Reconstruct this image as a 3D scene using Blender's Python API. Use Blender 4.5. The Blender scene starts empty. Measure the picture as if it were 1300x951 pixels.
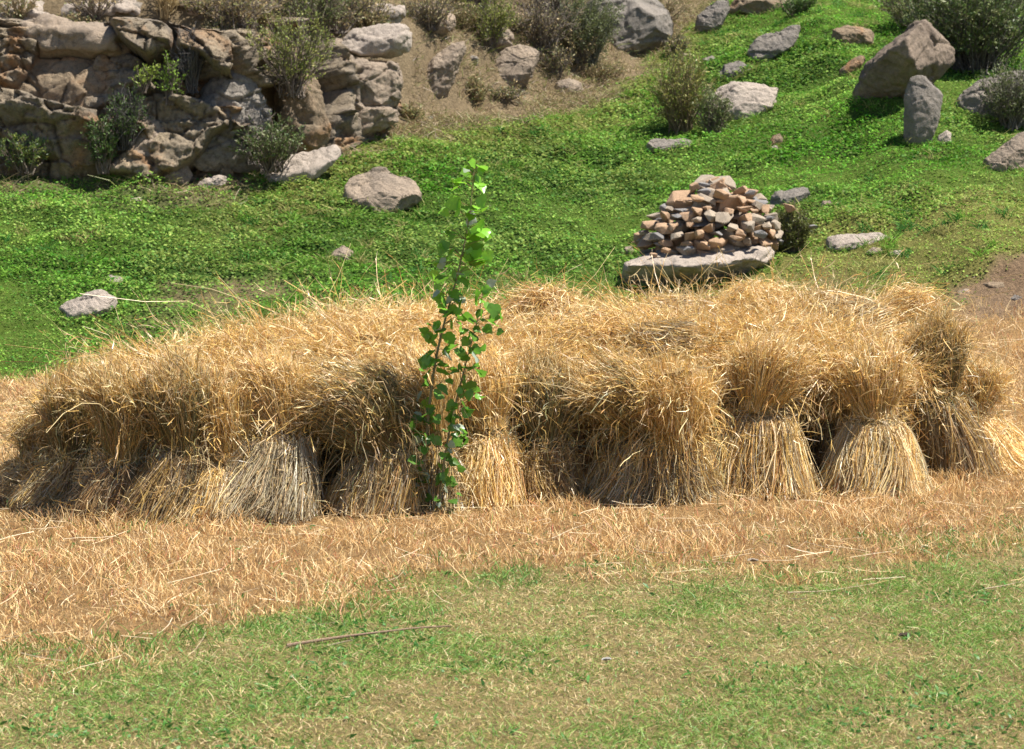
import bpy, bmesh, math, numpy as np
from mathutils import Vector
rng = np.random.default_rng(7)
C = bpy.context.scene.collection
PI = math.pi
# ------------------------------------------------------------------ camera model
F, CX, CY, CAMZ = 2516.0, 650.0, 475.5, 2.2
PITCH = math.atan(286.5 / F)
def ray(px, py):
    u = (px - CX) / F; v = (CY - py) / F
    c, s = math.cos(PITCH), math.sin(PITCH)
    d = np.array([u, c + v * s, -s + v * c]); return d / d[1]
def P(px, py, Y): return np.array([0, 0, CAMZ]) + ray(px, py) * Y

# ------------------------------------------------------------------ noise
def _hash(ix, iy, iz, k=0):
    h = (ix * 374761393 + iy * 668265263 + iz * 2147483647 + k * 1274126177) & 0xffffffff
    h = ((h ^ (h >> 13)) * 1274126177) & 0xffffffff
    h = ((h ^ (h >> 16)) * 2246822519) & 0xffffffff
    return ((h ^ (h >> 15)) & 0xffffff) / float(0xffffff)
def vnoise(p, k=0):
    p = np.asarray(p, float); i = np.floor(p).astype(np.int64); f = p - i; f = f * f * (3 - 2 * f); r = 0
    for dx in (0, 1):
        wx = f[..., 0] if dx else 1 - f[..., 0]
        for dy in (0, 1):
            wy = f[..., 1] if dy else 1 - f[..., 1]
            for dz in (0, 1):
                wz = f[..., 2] if dz else 1 - f[..., 2]
                r = r + wx * wy * wz * _hash(i[..., 0] + dx, i[..., 1] + dy, i[..., 2] + dz, k)
    return r * 2 - 1
def fbm(p, oct=4, k=0, gain=.5):
    p = np.asarray(p, float); a = 1.; s = 0; n = 0
    for o in range(oct):
        s = s + a * vnoise(p * (2 ** o) + o * 17.3, k); n += a; a *= gain
    return s / n
def worley(p, k=0):
    """F1, F2 and the id-random of the nearest cell"""
    p = np.asarray(p, float); i = np.floor(p).astype(np.int64)
    f1 = np.full(p.shape[:-1], 9.); f2 = f1.copy(); idr = np.zeros(p.shape[:-1]); ctr = np.zeros(p.shape)
    for dx in (-1, 0, 1):
        for dy in (-1, 0, 1):
            for dz in (-1, 0, 1):
                c = [i[..., 0] + dx, i[..., 1] + dy, i[..., 2] + dz]
                q = np.stack([c[j] + _hash(*c, k + j + 1) for j in range(3)], -1)
                d = np.linalg.norm(p - q, axis=-1); m = d < f1
                f2 = np.where(m, f1, np.minimum(f2, d)); f1 = np.where(m, d, f1)
                idr = np.where(m, _hash(*c, k + 9), idr); ctr = np.where(m[..., None], q, ctr)
    return f1, f2, idr, ctr
def sst(a, b, x):
    t = np.clip((x - a) / (b - a), 0, 1); return t * t * (3 - 2 * t)
def p2(x, y, s): return np.stack([x * s, y * s, np.zeros_like(x)], -1)

# ------------------------------------------------------------------ terrain
CLX = [-14, -6.6, -3.6, -2.5, -.6, 2.0, 3.9, 6.0, 9, 30]
CLY = [25.5, 25.7, 25.9, 27.8, 30.7, 33.8, 39.5, 46, 60, 90]
def cliff_y(x): return np.interp(x, CLX, CLY)
def field_edge(x): return 19.4 + .25 * np.clip(x, -8, 9) + .4 * np.sin(x * .9) * .5
BKY = 20.7
def hgt(x, y):
    x = np.asarray(x, float); y = np.asarray(y, float)
    e = field_edge(x)
    d = np.maximum(y - e, 0)
    z = .25 * (d - 1.2 * (1 - np.exp(-d / 1.2)))
    z = z + .085 * np.clip(y - 14, 0, 8) * sst(1, 6, x)                     # field tilts up at the right
    z = z + .10 * sst(e - .1, e + .5, y) * sst(-2, 4, x)                    # little bank
    z = z + .22 * sst(4.5, 5.2, x) * sst(-.1, .4, y - BKY - .1 * (x - 5) + .3 * fbm(p2(x, y, 1.1), 2, 3))
    g = sst(20, 24, y)
    z = z + g * (.25 * fbm(p2(x, y, .22), 3, 5) + .12 * fbm(p2(x, y, .9), 3, 6) + .075 * fbm(p2(x, y, 2.6), 2, 7))
    z = z + .02 * fbm(p2(x, y, 1.3), 3, 8) + .018 * fbm(p2(x, y, 7), 2, 9)
    z = z + .10 * sst(4.2, 5, x) * sst(1.2, .4, np.abs(y - BKY)) * fbm(p2(x, y, 3.5), 4, 14)
    # low terrace lips running across the green slope
    for yy, a in ((21.0, .07), (22.6, .05), (28.5, .08)):
        z = z + a * sst(-.15, .15, y - yy - .5 * np.sin(x * .35 + yy) - .12 * x)
    dc = (y - cliff_y(x)) * .75
    hc = np.interp(x, [-4, -2, .5, 3, 6], [1.75, 1.2, .55, .25, 0])
    z = z + hc * sst(.25, 1.2, dc) + .16 * np.clip(dc, 0, 40) * sst(9, 3, x)
    z = z + sst(0, 1.2, dc) * sst(8, 4, x) * (.35 * fbm(p2(x, y, .7), 5, 11) + .1 * np.abs(fbm(p2(x, y, 2.5), 4, 12)))
    z = z + .25 * np.clip(-y - 2, 0, 5) * 0
    return z
def G(px, py):
    r = ray(px, py); Y = np.arange(5, 90, .03)
    x = r[0] * Y; zz = CAMZ + r[2] * Y
    b = zz <= hgt(x, Y)
    k = int(np.argmax(b)) if b.any() else len(Y) - 1
    return np.array([x[k], Y[k], zz[k]])

# ------------------------------------------------------------------ mesh helpers
def link(name, me, mat=None, parent=None, loc=None, smooth=False):
    o = bpy.data.objects.new(name, me); C.objects.link(o)
    if mat is not None and not me.materials: me.materials.append(mat)
    if parent is not None: o.parent = parent
    if loc is not None: o.location = loc
    return o
def np_mesh(name, V, Fs, col=None, smooth=False, mat=None):
    """V (n,3); Fs list of arrays (m,k)"""
    me = bpy.data.meshes.new(name)
    V = np.ascontiguousarray(V, np.float32)
    me.vertices.add(len(V)); me.vertices.foreach_set('co', V.ravel())
    Fs = [np.asarray(f, np.int32) for f in Fs if len(f)]
    nl = sum(f.size for f in Fs); npoly = sum(len(f) for f in Fs)
    me.loops.add(nl); me.loops.foreach_set('vertex_index', np.concatenate([f.ravel() for f in Fs]))
    me.polygons.add(npoly)
    tot = np.concatenate([np.full(len(f), f.shape[1], np.int32) for f in Fs])
    st = np.concatenate([[0], np.cumsum(tot)[:-1]]).astype(np.int32)
    me.polygons.foreach_set('loop_start', st)
    me.polygons.foreach_set('use_smooth', np.full(npoly, smooth, bool))
    me.update(calc_edges=True); me.validate()
    if col is not None:
        a = me.color_attributes.new('Col', 'FLOAT_COLOR', 'POINT')
        c = np.ones((len(V), 4), np.float32); c[:, :3] = col; a.data.foreach_set('color', c.ravel())
    if mat is not None: me.materials.append(mat)
    return me
def norm(a): return a / np.maximum(np.linalg.norm(a, axis=-1, keepdims=True), 1e-9)
class MB:
    def __init__(s): s.V = []; s.F = []; s.C = []; s.n = 0
    def add(s, V, F, c):
        V = np.asarray(V, float).reshape(-1, 3); c = np.asarray(c, float)
        if c.ndim == 1: c = np.tile(c, (len(V), 1))
        s.V.append(V); s.C.append(c)
        for f in F: s.F.append(np.asarray(f) + s.n)
        s.n += len(V)
    def ribbons(s, Q, W, col, R=None):
        """Q (N,K,3) curves, W (N,K) or (K,) widths, col (N,3)"""
        N, K = Q.shape[:2]
        T = norm(np.gradient(Q, axis=1))
        if R is None: R = rng.normal(size=(N, 1, 3))
        S = norm(np.cross(T, np.broadcast_to(R, T.shape)))
        W = np.broadcast_to(W, (N, K))[..., None] * .5
        V = np.stack([Q - S * W, Q + S * W], 2).reshape(-1, 3)
        b = (np.arange(N)[:, None] * K + np.arange(K - 1)[None]) * 2
        f = np.stack([b, b + 1, b + 3, b + 2], -1).reshape(-1, 4)
        s.add(V, [f], np.repeat(col, K * 2, 0))
    def tubes(s, Q, Rr, col, sides=5, cap=True):
        N, K = Q.shape[:2]
        T = norm(np.gradient(Q, axis=1))
        ref = np.where(np.abs(T[..., 2:3]) > .9, np.array([1., 0, 0]), np.array([0, 0, 1.]))
        A = norm(np.cross(T, ref)); B = np.cross(T, A)
        Rr = np.broadcast_to(Rr, (N, K))
        an = np.arange(sides) * 2 * PI / sides
        V = Q[:, :, None] + Rr[..., None, None] * (A[:, :, None] * np.cos(an)[:, None] + B[:, :, None] * np.sin(an)[:, None])
        i = (np.arange(N)[:, None, None] * K + np.arange(K - 1)[None, :, None]) * sides
        j = np.arange(sides)[None, None]; j2 = (j + 1) % sides
        f = np.stack([i + j, i + j2, i + sides + j2, i + sides + j], -1).reshape(-1, 4)
        s.add(V.reshape(-1, 3), [f], np.repeat(col, K * sides, 0))
    def mesh(s, name, mat, smooth=False):
        byk = {}
        for f in s.F: byk.setdefault(f.shape[1], []).append(f)
        return np_mesh(name, np.concatenate(s.V), [np.concatenate(v) for v in byk.values()], np.concatenate(s.C), smooth, mat)
def tag(o, label=None, cat=None, group=None, kind=None):
    if label: o['label'] = label
    if cat: o['category'] = cat
    if group: o['group'] = group
    if kind: o['kind'] = kind
    return o
def empty(name, loc):
    o = bpy.data.objects.new(name, None); C.objects.link(o); o.location = loc; o.empty_display_size = .1; return o

# ------------------------------------------------------------------ materials
def mat(name):
    m = bpy.data.materials.new(name); m.use_nodes = True; nt = m.node_tree; nt.nodes.clear()
    return m, nt
def N(nt, t, **kw):
    n = nt.nodes.new(t)
    for k, v in kw.items():
        if k in n.inputs: n.inputs[k].default_value = v
        else: setattr(n, k, v)
    return n
def ramp(nt, fac, stops):
    r = nt.nodes.new('ShaderNodeValToRGB'); e = r.color_ramp.elements
    while len(e) < len(stops): e.new(.5)
    for q, (p, c) in zip(e, stops): q.position = p; q.color = (*c, 1) if len(c) == 3 else c
    nt.links.new(fac, r.inputs[0]); return r.outputs[0]
def mix(nt, f, a, b, t='MIX'):
    m = nt.nodes.new('ShaderNodeMix'); m.data_type = 'RGBA'; m.blend_type = t
    for s, v in ((0, f), (6, a), (7, b)):
        if hasattr(v, 'links') or hasattr(v, 'is_linked'): nt.links.new(v, m.inputs[s])
        else: m.inputs[s].default_value = v if s == 0 else (*v, 1)
    return m.outputs[2]
def noise_n(nt, scale, detail=5, rough=.6, dist=0, vec=None):
    n = N(nt, 'ShaderNodeTexNoise'); n.inputs['Scale'].default_value = scale; n.inputs['Detail'].default_value = detail
    n.inputs['Roughness'].default_value = rough; n.inputs['Distortion'].default_value = dist
    if vec is not None: nt.links.new(vec, n.inputs['Vector'])
    return n.outputs['Fac']
def leafy(name, trans=.35, gloss=.06, rough=.45, var=.25):
    """thin two-sided plant matter: colour from Col, diffuse + translucent + a little gloss"""
    m, nt = mat(name); L = nt.links.new
    a = N(nt, 'ShaderNodeVertexColor', layer_name='Col')
    geo = N(nt, 'ShaderNodeNewGeometry')
    n = noise_n(nt, 9, 3, vec=geo.outputs['Position'])
    c = mix(nt, ramp(nt, n, [(.3, (0, 0, 0)), (.7, (1, 1, 1))]), a.outputs[0], a.outputs[0])
    hs = N(nt, 'ShaderNodeHueSaturation'); L(a.outputs[0], hs.inputs['Color'])
    mr = N(nt, 'ShaderNodeMapRange'); mr.inputs[3].default_value = 1 - var; mr.inputs[4].default_value = 1 + var; L(n, mr.inputs[0]); L(mr.outputs[0], hs.inputs['Value'])
    d = N(nt, 'ShaderNodeBsdfDiffuse'); t = N(nt, 'ShaderNodeBsdfTranslucent'); g = N(nt, 'ShaderNodeBsdfGlossy'); g.inputs['Roughness'].default_value = rough
    L(hs.outputs[0], d.inputs[0]); L(hs.outputs[0], t.inputs[0])
    m1 = N(nt, 'ShaderNodeMixShader'); m1.inputs[0].default_value = trans; L(d.outputs[0], m1.inputs[1]); L(t.outputs[0], m1.inputs[2])
    m2 = N(nt, 'ShaderNodeMixShader'); m2.inputs[0].default_value = gloss; L(m1.outputs[0], m2.inputs[1]); L(g.outputs[0], m2.inputs[2])
    o = N(nt, 'ShaderNodeOutputMaterial'); L(m2.outputs[0], o.inputs[0])
    return m
M_STRAW = leafy('straw', .22, .05, .4, .18)
M_STUB = leafy('stubble', .25, .04, .5, .15)
M_GRASS = leafy('grass', .35, .03, .5, .2)
M_CLOVER = leafy('clover', .35, .012, .6, .3)
M_LEAF = leafy('poplar_leaf', .5, .035, .34, .15)
M_BUSH = leafy('bush_leaf', .3, .03, .5, .25)
def simple_col(name, rough=.8):
    m, nt = mat(name); a = N(nt, 'ShaderNodeVertexColor', layer_name='Col')
    b = N(nt, 'ShaderNodeBsdfPrincipled'); b.inputs['Roughness'].default_value = rough
    n = noise_n(nt, 60, 4); c = mix(nt, .35, a.outputs[0], ramp(nt, n, [(.3, (.3, .3, .3)), (.7, (1, 1, 1))]), 'MULTIPLY')
    nt.links.new(c, b.inputs['Base Color'])
    bp = N(nt, 'ShaderNodeBump'); bp.inputs['Distance'].default_value = .01; nt.links.new(n, bp.inputs['Height']); nt.links.new(bp.outputs[0], b.inputs['Normal'])
    o = N(nt, 'ShaderNodeOutputMaterial'); nt.links.new(b.outputs[0], o.inputs[0]); return m
M_TWIG = simple_col('twig')
def rock_mat(name, a, b, stain, scale=1., stain_amt=.5, orange=None):
    m, nt = mat(name); L = nt.links.new
    tc = N(nt, 'ShaderNodeTexCoord'); oi = N(nt, 'ShaderNodeObjectInfo')
    geo = N(nt, 'ShaderNodeNewGeometry')
    v = geo.outputs['Position']
    n1 = noise_n(nt, 2.2 * scale, 8, .65, .6, v); n2 = noise_n(nt, 14 * scale, 6, .7, 0, v); n3 = noise_n(nt, 70 * scale, 4, .7, 0, v)
    c = mix(nt, ramp(nt, n1, [(.35, (0, 0, 0)), (.65, (1, 1, 1))]), a, b)
    if orange: c = mix(nt, ramp(nt, noise_n(nt, 1.3 * scale, 5, .6, 1, v), [(.52, (0, 0, 0)), (.66, (.8, .8, .8))]), c, orange)
    c = mix(nt, ramp(nt, n2, [(.5, (0, 0, 0)), (.72, (stain_amt,) * 3)]), c, stain)
    c = mix(nt, .5, c, ramp(nt, n3, [(.3, (.42, .42, .42)), (.7, (1.25, 1.25, 1.25))]), 'MULTIPLY')
    # cracks
    vo = N(nt, 'ShaderNodeTexVoronoi', feature='DISTANCE_TO_EDGE'); vo.inputs['Scale'].default_value = 2.6 * scale
    wv = N(nt, 'ShaderNodeVectorMath', operation='ADD'); L(v, wv.inputs[0])
    nn = N(nt, 'ShaderNodeTexNoise'); nn.inputs['Scale'].default_value = 3 * scale; L(v, nn.inputs['Vector']); L(nn.outputs['Color'], wv.inputs[1]); L(wv.outputs[0], vo.inputs['Vector'])
    ck = ramp(nt, vo.outputs['Distance'], [(0, (0, 0, 0)), (.03, (1, 1, 1))])
    bs = N(nt, 'ShaderNodeBsdfPrincipled'); bs.inputs['Roughness'].default_value = .9; bs.inputs['Specular IOR Level'].default_value = .25
    L(c, bs.inputs['Base Color'])
    b1 = N(nt, 'ShaderNodeBump'); b1.inputs['Distance'].default_value = .04 / scale; b1.inputs['Strength'].default_value = .9; L(n2, b1.inputs['Height'])
    b2 = N(nt, 'ShaderNodeBump'); b2.inputs['Distance'].default_value = .02 / scale; b2.inputs['Strength'].default_value = .5; L(ck, b2.inputs['Height']); L(b1.outputs[0], b2.inputs['Normal'])
    b3 = N(nt, 'ShaderNodeBump'); b3.inputs['Distance'].default_value = .012 / scale; L(n3, b3.inputs['Height']); L(b2.outputs[0], b3.inputs['Normal'])
    L(b3.outputs[0], bs.inputs['Normal'])
    o = N(nt, 'ShaderNodeOutputMaterial'); L(bs.outputs[0], o.inputs[0]); return m
M_ROCK = {
 'tan': rock_mat('rock_tan', (.38, .29, .21), (.26, .205, .155), (.11, .09, .07), 1, .65),
 'grey': rock_mat('rock_grey', (.27, .23, .19), (.20, .175, .15), (.09, .085, .08)),
 'pale': rock_mat('rock_pale', (.46, .38, .31), (.35, .29, .24), (.17, .14, .12), 1.2, .4),
 'dark': rock_mat('rock_dark', (.16, .13, .10), (.23, .18, .13), (.07, .06, .05)),
 'cliffgrey': rock_mat('rock_cliff_grey', (.30, .26, .215), (.19, .165, .14), (.05, .045, .04), 1, .8),
 'umber': rock_mat('rock_umber', (.27, .205, .15), (.16, .12, .09), (.08, .065, .05), 1, .7),
 'brown': rock_mat('rock_brown', (.31, .22, .14), (.21, .16, .105), (.07, .055, .04), 1, .7, (.38, .20, .09)),
}
M_CLIFF = rock_mat('cliff_rock', (.32, .25, .165), (.19, .155, .12), (.045, .04, .03), .8, .85, (.29, .15, .065))
M_STONE = [rock_mat('stone_a', (.48, .31, .19), (.38, .25, .155), (.2, .15, .11), 3, .4), rock_mat('stone_b', (.40, .32, .235), (.32, .26, .20), (.14, .12, .1), 3, .4),
           rock_mat('stone_c', (.25, .23, .22), (.2, .19, .18), (.12, .11, .1), 3, .4)]

# ground: region weights stored per vertex (what grows / lies there)
def edge_lawn(x):   # near edge between lawn and stubble field (world y)
    px = [-3, -2.0, -1.3, -.6, 0, .7, 1.4, 2.2, 3.2]
    yy = [8.1, 8.45, 9.0, 9.6, 10.0, 10.15, 10.35, 10.7, 11.3]
    return np.interp(x, px, yy)
def regions(x, y):
    n = .35 * fbm(p2(x, y, 1.6), 4, 21) + .12 * fbm(p2(x, y, 7), 3, 22)
    lawn = sst(.4, -.45, y - edge_lawn(x) + 2.2 * n)
    e = field_edge(x); green = sst(-.15, .25, y - e + .5 * n - .2)
    dc = (y - cliff_y(x)) * .75
    tan = sst(-.9, .5, dc + 1.6 * n + .5 * sst(-3, -1, x)) * sst(9.5, 6.5, x + 1.5 * n)
    # bare soil bank at the right and small bare patches
    bank = sst(4.2, 4.9, x + n) * sst(.75, .45, np.abs(y - BKY - .1 * (x - 5) + .9 * n)) + .0
    bare = sst(.42, .62, fbm(p2(x, y, .55), 4, 31)) * sst(20, 22, y)
    dryg = sst(2.8, .4, y - e - 1.2 - 1.2 * sst(1, 4, x) + 2 * n) * sst(-1, 3, x) * green
    dryg = np.maximum(dryg, sst(-3.2, -.4, dc + 1.5 * n) * sst(-4.5, -2.5, x) * sst(9.5, 6, x) * .9)           # paler grass just above field on the right
    return lawn, green * (1 - tan), tan, np.clip(bank + .7 * bare, 0, 1), dryg
def lush_shade(x, y):     # 0..1 dark clover patches plus a painted shade band, against short pale grass
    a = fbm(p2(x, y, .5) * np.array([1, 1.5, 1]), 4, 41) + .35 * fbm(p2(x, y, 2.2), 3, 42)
    band = np.exp(-((y - (27.5 + .55 * x + 1.2 * np.sin(x * .5))) / 2.6) ** 2) * sst(-6, -2, x) * sst(8, 3, x)  # soft shade across the slope, painted in as darker plant colour
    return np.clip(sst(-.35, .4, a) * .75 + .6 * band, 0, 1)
xs = np.concatenate([-np.geomspace(140, 12, 26), np.arange(-11.5, 12.6, .09), np.geomspace(13, 150, 26)])
ys = np.concatenate([np.linspace(-60, 4, 20), np.arange(4.5, 48, .09), np.geomspace(48.5, 260, 34)])
X, Y = np.meshgrid(xs, ys); x = X.ravel(); y = Y.ravel()
Z = hgt(x, y)
nx, ny = len(xs), len(ys); i = (np.arange(ny - 1)[:, None] * nx + np.arange(nx - 1)[None]).ravel()
lw, gr, tn, bk, dg = regions(x, y)
stubw = np.clip(1 - lw - gr - tn, 0, 1)
def c3(*a): return np.array(a, float)
lu = lush_shade(x, y)
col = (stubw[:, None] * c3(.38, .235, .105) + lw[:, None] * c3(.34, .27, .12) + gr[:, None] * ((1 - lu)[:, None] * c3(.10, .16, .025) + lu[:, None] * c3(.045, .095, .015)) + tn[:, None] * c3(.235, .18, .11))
col = col * (1 - gr * dg * .8)[:, None] + (gr * dg * .8)[:, None] * c3(.21, .19, .06)
col = col * (1 - bk)[:, None] + bk[:, None] * c3(.27, .185, .115)
mg, nt = mat('ground_soil'); L = nt.links.new
a = N(nt, 'ShaderNodeVertexColor', layer_name='Col'); geo = N(nt, 'ShaderNodeNewGeometry'); pv = geo.outputs['Position']
n1 = noise_n(nt, 3, 8, .7, 0, pv); n2 = noise_n(nt, 28, 6, .75, 0, pv)
c = mix(nt, .75, a.outputs[0], ramp(nt, n1, [(.3, (.6, .58, .55)), (.7, (1.25, 1.25, 1.25))]), 'MULTIPLY')
c = mix(nt, .75, c, ramp(nt, n2, [(.35, (.45, .45, .45)), (.65, (1.35, 1.3, 1.25))]), 'MULTIPLY')
b = N(nt, 'ShaderNodeBsdfPrincipled'); b.inputs['Roughness'].default_value = .95; b.inputs['Specular IOR Level'].default_value = .1; L(c, b.inputs['Base Color'])
bp = N(nt, 'ShaderNodeBump'); bp.inputs['Distance'].default_value = .06; L(n2, bp.inputs['Height']); L(bp.outputs[0], b.inputs['Normal'])
o = N(nt, 'ShaderNodeOutputMaterial'); L(b.outputs[0], o.inputs[0])
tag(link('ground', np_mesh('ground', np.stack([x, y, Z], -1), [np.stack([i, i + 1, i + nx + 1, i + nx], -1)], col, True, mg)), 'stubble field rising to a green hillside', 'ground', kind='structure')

# ------------------------------------------------------------------ rocks
def remesh(V, voxel, extra=None):
    bm = bmesh.new()
    for hull in ([V] + (extra or [])):
        vs = [bm.verts.new(p) for p in hull]
        r = bmesh.ops.convex_hull(bm, input=vs)
        dead = [g for g in set(r['geom_interior']) | set(r['geom_unused']) if isinstance(g, bmesh.types.BMVert) and g.is_valid]
        bmesh.ops.delete(bm, geom=dead, context='VERTS')
    me = bpy.data.meshes.new('tmp'); bm.to_mesh(me); bm.free()
    o = bpy.data.objects.new('tmp', me); C.objects.link(o)
    md = o.modifiers.new('r', 'REMESH'); md.mode = 'VOXEL'; md.voxel_size = voxel; md.use_smooth_shade = True
    dg_ = bpy.context.evaluated_depsgraph_get(); out = bpy.data.meshes.new_from_object(o.evaluated_get(dg_))
    bpy.data.objects.remove(o); bpy.data.meshes.remove(me)
    return out
def roughen(me, size, seed, amp=1., facet=1., cuts=26):
    n = len(me.vertices); co = np.empty(n * 3, np.float32); me.vertices.foreach_get('co', co); co = co.reshape(-1, 3).astype(float)
    r = np.random.default_rng(seed + 900)
    c0 = (co.max(0) + co.min(0)) / 2
    for k in range(cuts):                                           # chisel flat faces
        nn = norm(r.normal(size=3) * np.array([1, 1, .9])); h = (co - c0) @ nn; lim = h.max() * r.uniform(.80, .97); ex = np.maximum(h - lim, 0); co -= nn * (ex * .98)[:, None]
    me.vertices.foreach_set('co', co.astype(np.float32).ravel()); me.update()
    no = np.empty(n * 3, np.float32); me.vertex_normals.foreach_get('vector', no); no = no.reshape(-1, 3)
    q = co / size + seed * 3.7
    w = q + .10 * np.stack([fbm(q * 2, 2, 1), fbm(q * 2, 2, 2), fbm(q * 2, 2, 3)], -1)
    d = 0
    for fr_, am, sd in ((1.6, .05, 0), (4.2, .022, 7)):
        an = np.array([1, 1, 1.7]); f1, f2, idr, ctr = worley(w * fr_ * an, seed % 50 + sd)
        tl = np.stack([_hash(*(np.floor(ctr * 7).astype(np.int64)[:, j] for j in range(3)), sd + u) - .5 for u in range(3)], -1)
        d = d + am * facet * ((idr - .5) + 1.7 * np.sum((w * fr_ * an - ctr) * tl, -1)) - am * .35 * facet * np.exp(-((f2 - f1) / .035) ** 2)
    d = d + .018 * fbm(q * 2.5, 4, 4) + .012 * (np.abs(fbm(q * 7, 4, 5)) * -2 + .4) + .012 * fbm(q * 22, 3, 8)
    co = co + no * (d * size * amp)[:, None]
    me.vertices.foreach_set('co', co.astype(np.float32).ravel()); me.update()
    me.polygons.foreach_set('use_smooth', np.ones(len(me.polygons), bool))
NROCK = 0
FEET = []
def rock(name, outline, label, m='tan', depth=.6, front=None, D=None, group=None, sink=.12, res=60, amp=1., cat='boulder', facet=.6, fr=.62, tilt=.25, cuts=15, ring=True):
    """outline in picture pixels -> real-size solid standing on the terrain; front: extra ridge points (px,py,toward camera 0..1)"""
    global NROCK; NROCK += 1
    ol = np.array(outline, float); mx = (ol[:, 0].min() + ol[:, 0].max()) / 2; by = ol[:, 1].max()
    if D is None: D = G(mx, by - 2)[1]
    w = (ol[:, 0].max() - ol[:, 0].min()) * D / F; hh = (by - ol[:, 1].min()) * D / F
    dp = depth * w
    Dc = D + dp * .45
    pts = [P(a, b, Dc) for a, b in ol]; cen = np.mean(pts, 0)
    r = np.random.default_rng(NROCK + 100)
    V = list(pts)
    for p in pts:
        for sgn, k in ((-1, fr), (1, .7)):
            q = cen + (p - cen) * k * (1 + r.uniform(-.12, .12)); q = q + np.array([0, sgn * dp * .5 * r.uniform(.8, 1.05), 0])
            if sgn < 0: q[2] -= hh * tilt * .6; 
            else: q[2] -= hh * .1
            if ring or sgn > 0: V.append(q)
    if front:
        for a, b, k in front: V.append(P(a, b, Dc - k * dp))
    zb = cen[2] - hh * .5
    for p in pts:                                                  # roots below the turf
        if p[2] < cen[2]: V.append(p + np.array([0, 0, -sink * hh - .06]))
    base = np.array([cen[0], Dc, zb]); FEET.append((cen[0], Dc, w * .5, dp * .5))
    V = [v - base for v in V]
    size = max(w, hh)
    me = remesh(V, size / res); roughen(me, size, NROCK, amp, facet, cuts)
    me.materials.append(M_ROCK[m]); me.name = name
    return tag(link(name, me, loc=base), label, cat, group)
R = rock
R('boulder', [(428,243),(432,232),(450,221),(476,212),(490,213),(515,226),(540,232),(541,240),(520,255),(484,270),(452,266),(430,255)], 'tan angular boulder alone on the open green slope, upper left of the sapling', 'tan', .7, tilt=.5)
R('flat_rock', [(75,392),(88,380),(126,368),(148,374),(150,386),(134,394),(122,404),(92,408),(77,403)], 'low flat pale rock in the grass behind the left end of the straw stack', 'pale', .8, cat='rock', tilt=.5)
R('stone', [(131,360),(134,352),(141,347),(152,348),(159,354),(159,361),(150,365),(136,364)], 'small pale stone just above the flat rock at left', 'pale', .8, cat='stone', tilt=.5)
R('flat_rock', [(415,326),(424,317),(436,312),(448,318),(452,325),(438,332),(420,333)], 'small tan rock half sunk in the grass below the lone boulder', 'tan', .8, cat='rock', tilt=.5)
R('boulder', [(899,128),(905,113),(925,103),(948,101),(994,113),(992,122),(970,136),(975,148),(950,152),(915,143),(900,138)], 'pale pinkish boulder above the cairn, right of the yellow bush', 'pale', .6, tilt=.6)
R('boulder', [(908,95),(918,83),(940,76),(956,85),(955,95),(938,103),(912,103)], 'small grey boulder directly above the pale pinkish boulder', 'grey', .7, tilt=.5)
R('boulder', [(946,62),(958,50),(990,40),(1015,29),(1019,38),(1000,50),(975,68),(966,82),(950,80)], 'long grey boulder slanting up to the right, near the top of the green slope', 'grey', .5, tilt=.5)
R('flat_rock', [(815,181),(830,176),(868,176),(885,181),(884,189),(850,192),(820,190)], 'dark flat rock in shade under the yellow bush', 'grey', .6, cat='rock', tilt=.5)
R('stone', [(975,182),(980,172),(990,170),(997,178),(994,186),(980,187)], 'small brown stone sitting on another right of the yellow bush', 'brown', .8, cat='stone')
R('stone', [(974,190),(983,184),(994,187),(996,192),(980,194)], 'flat pale stone under a small brown stone right of the yellow bush', 'pale', .8, cat='stone')
R('boulder', [(1081,118),(1090,98),(1095,83),(1125,57),(1160,29),(1175,24),(1213,62),(1212,80),(1195,88),(1160,96),(1150,135),(1120,141),(1090,133)], 'largest boulder of the hillside, peaked, with one dark face and one sunlit face', 'umber', .75,
  front=[(1166,30,.45),(1150,50,.75),(1156,72,.78),(1166,88,.70),(1128,64,.62),(1106,84,.35)], ring=False, tilt=.0, sink=.0, cuts=0, facet=.5)
R('standing_stone', [(1146,165),(1147,120),(1155,98),(1178,91),(1196,98),(1198,122),(1190,150),(1180,172),(1170,182),(1155,176)], 'upright grey slab leaning against the largest boulder', 'grey', .45, facet=.25, amp=.6, cat='rock', D=G(1170,176)[1] - .2)
R('boulder', [(1212,122),(1232,103),(1255,95),(1285,88),(1310,92),(1310,120),(1275,128),(1250,142),(1225,153),(1215,140)], 'grey boulder under the dark bush at the right edge', 'grey', .6, tilt=.4)
R('boulder', [(1244,207),(1262,190),(1285,172),(1312,162),(1312,208),(1290,215),(1262,220)], 'weathered layered boulder cut by the right edge of the photo', 'tan', .7, tilt=.3)
R('stone', [(1187,184),(1192,172),(1202,165),(1209,170),(1207,178),(1194,186)], 'small white stone below the upright slab', 'pale', .8, cat='stone')
R('boulder', [(1055,62),(1056,37),(1075,32),(1090,34),(1108,38),(1112,52),(1092,63)], 'square brown rock set in the turf left of the top of the largest boulder', 'brown', .6)
R('flat_rock', [(1062,92),(1072,82),(1085,73),(1097,69),(1099,76),(1085,90),(1066,96)], 'low brown rock in the turf left of the largest boulder', 'brown', .7, cat='rock')
R('flat_rock', [(1043,308),(1048,299),(1072,295),(1120,296),(1140,302),(1132,312),(1085,315),(1046,314)], 'long flat pale rock in short grass right of the cairn', 'pale', .5, cat='rock', tilt=.6)
R('stone', [(1100,320),(1108,314),(1122,315),(1126,321),(1112,325)], 'small flat stone in front of the long flat pale rock', 'tan', .8, cat='stone', tilt=.5)
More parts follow.
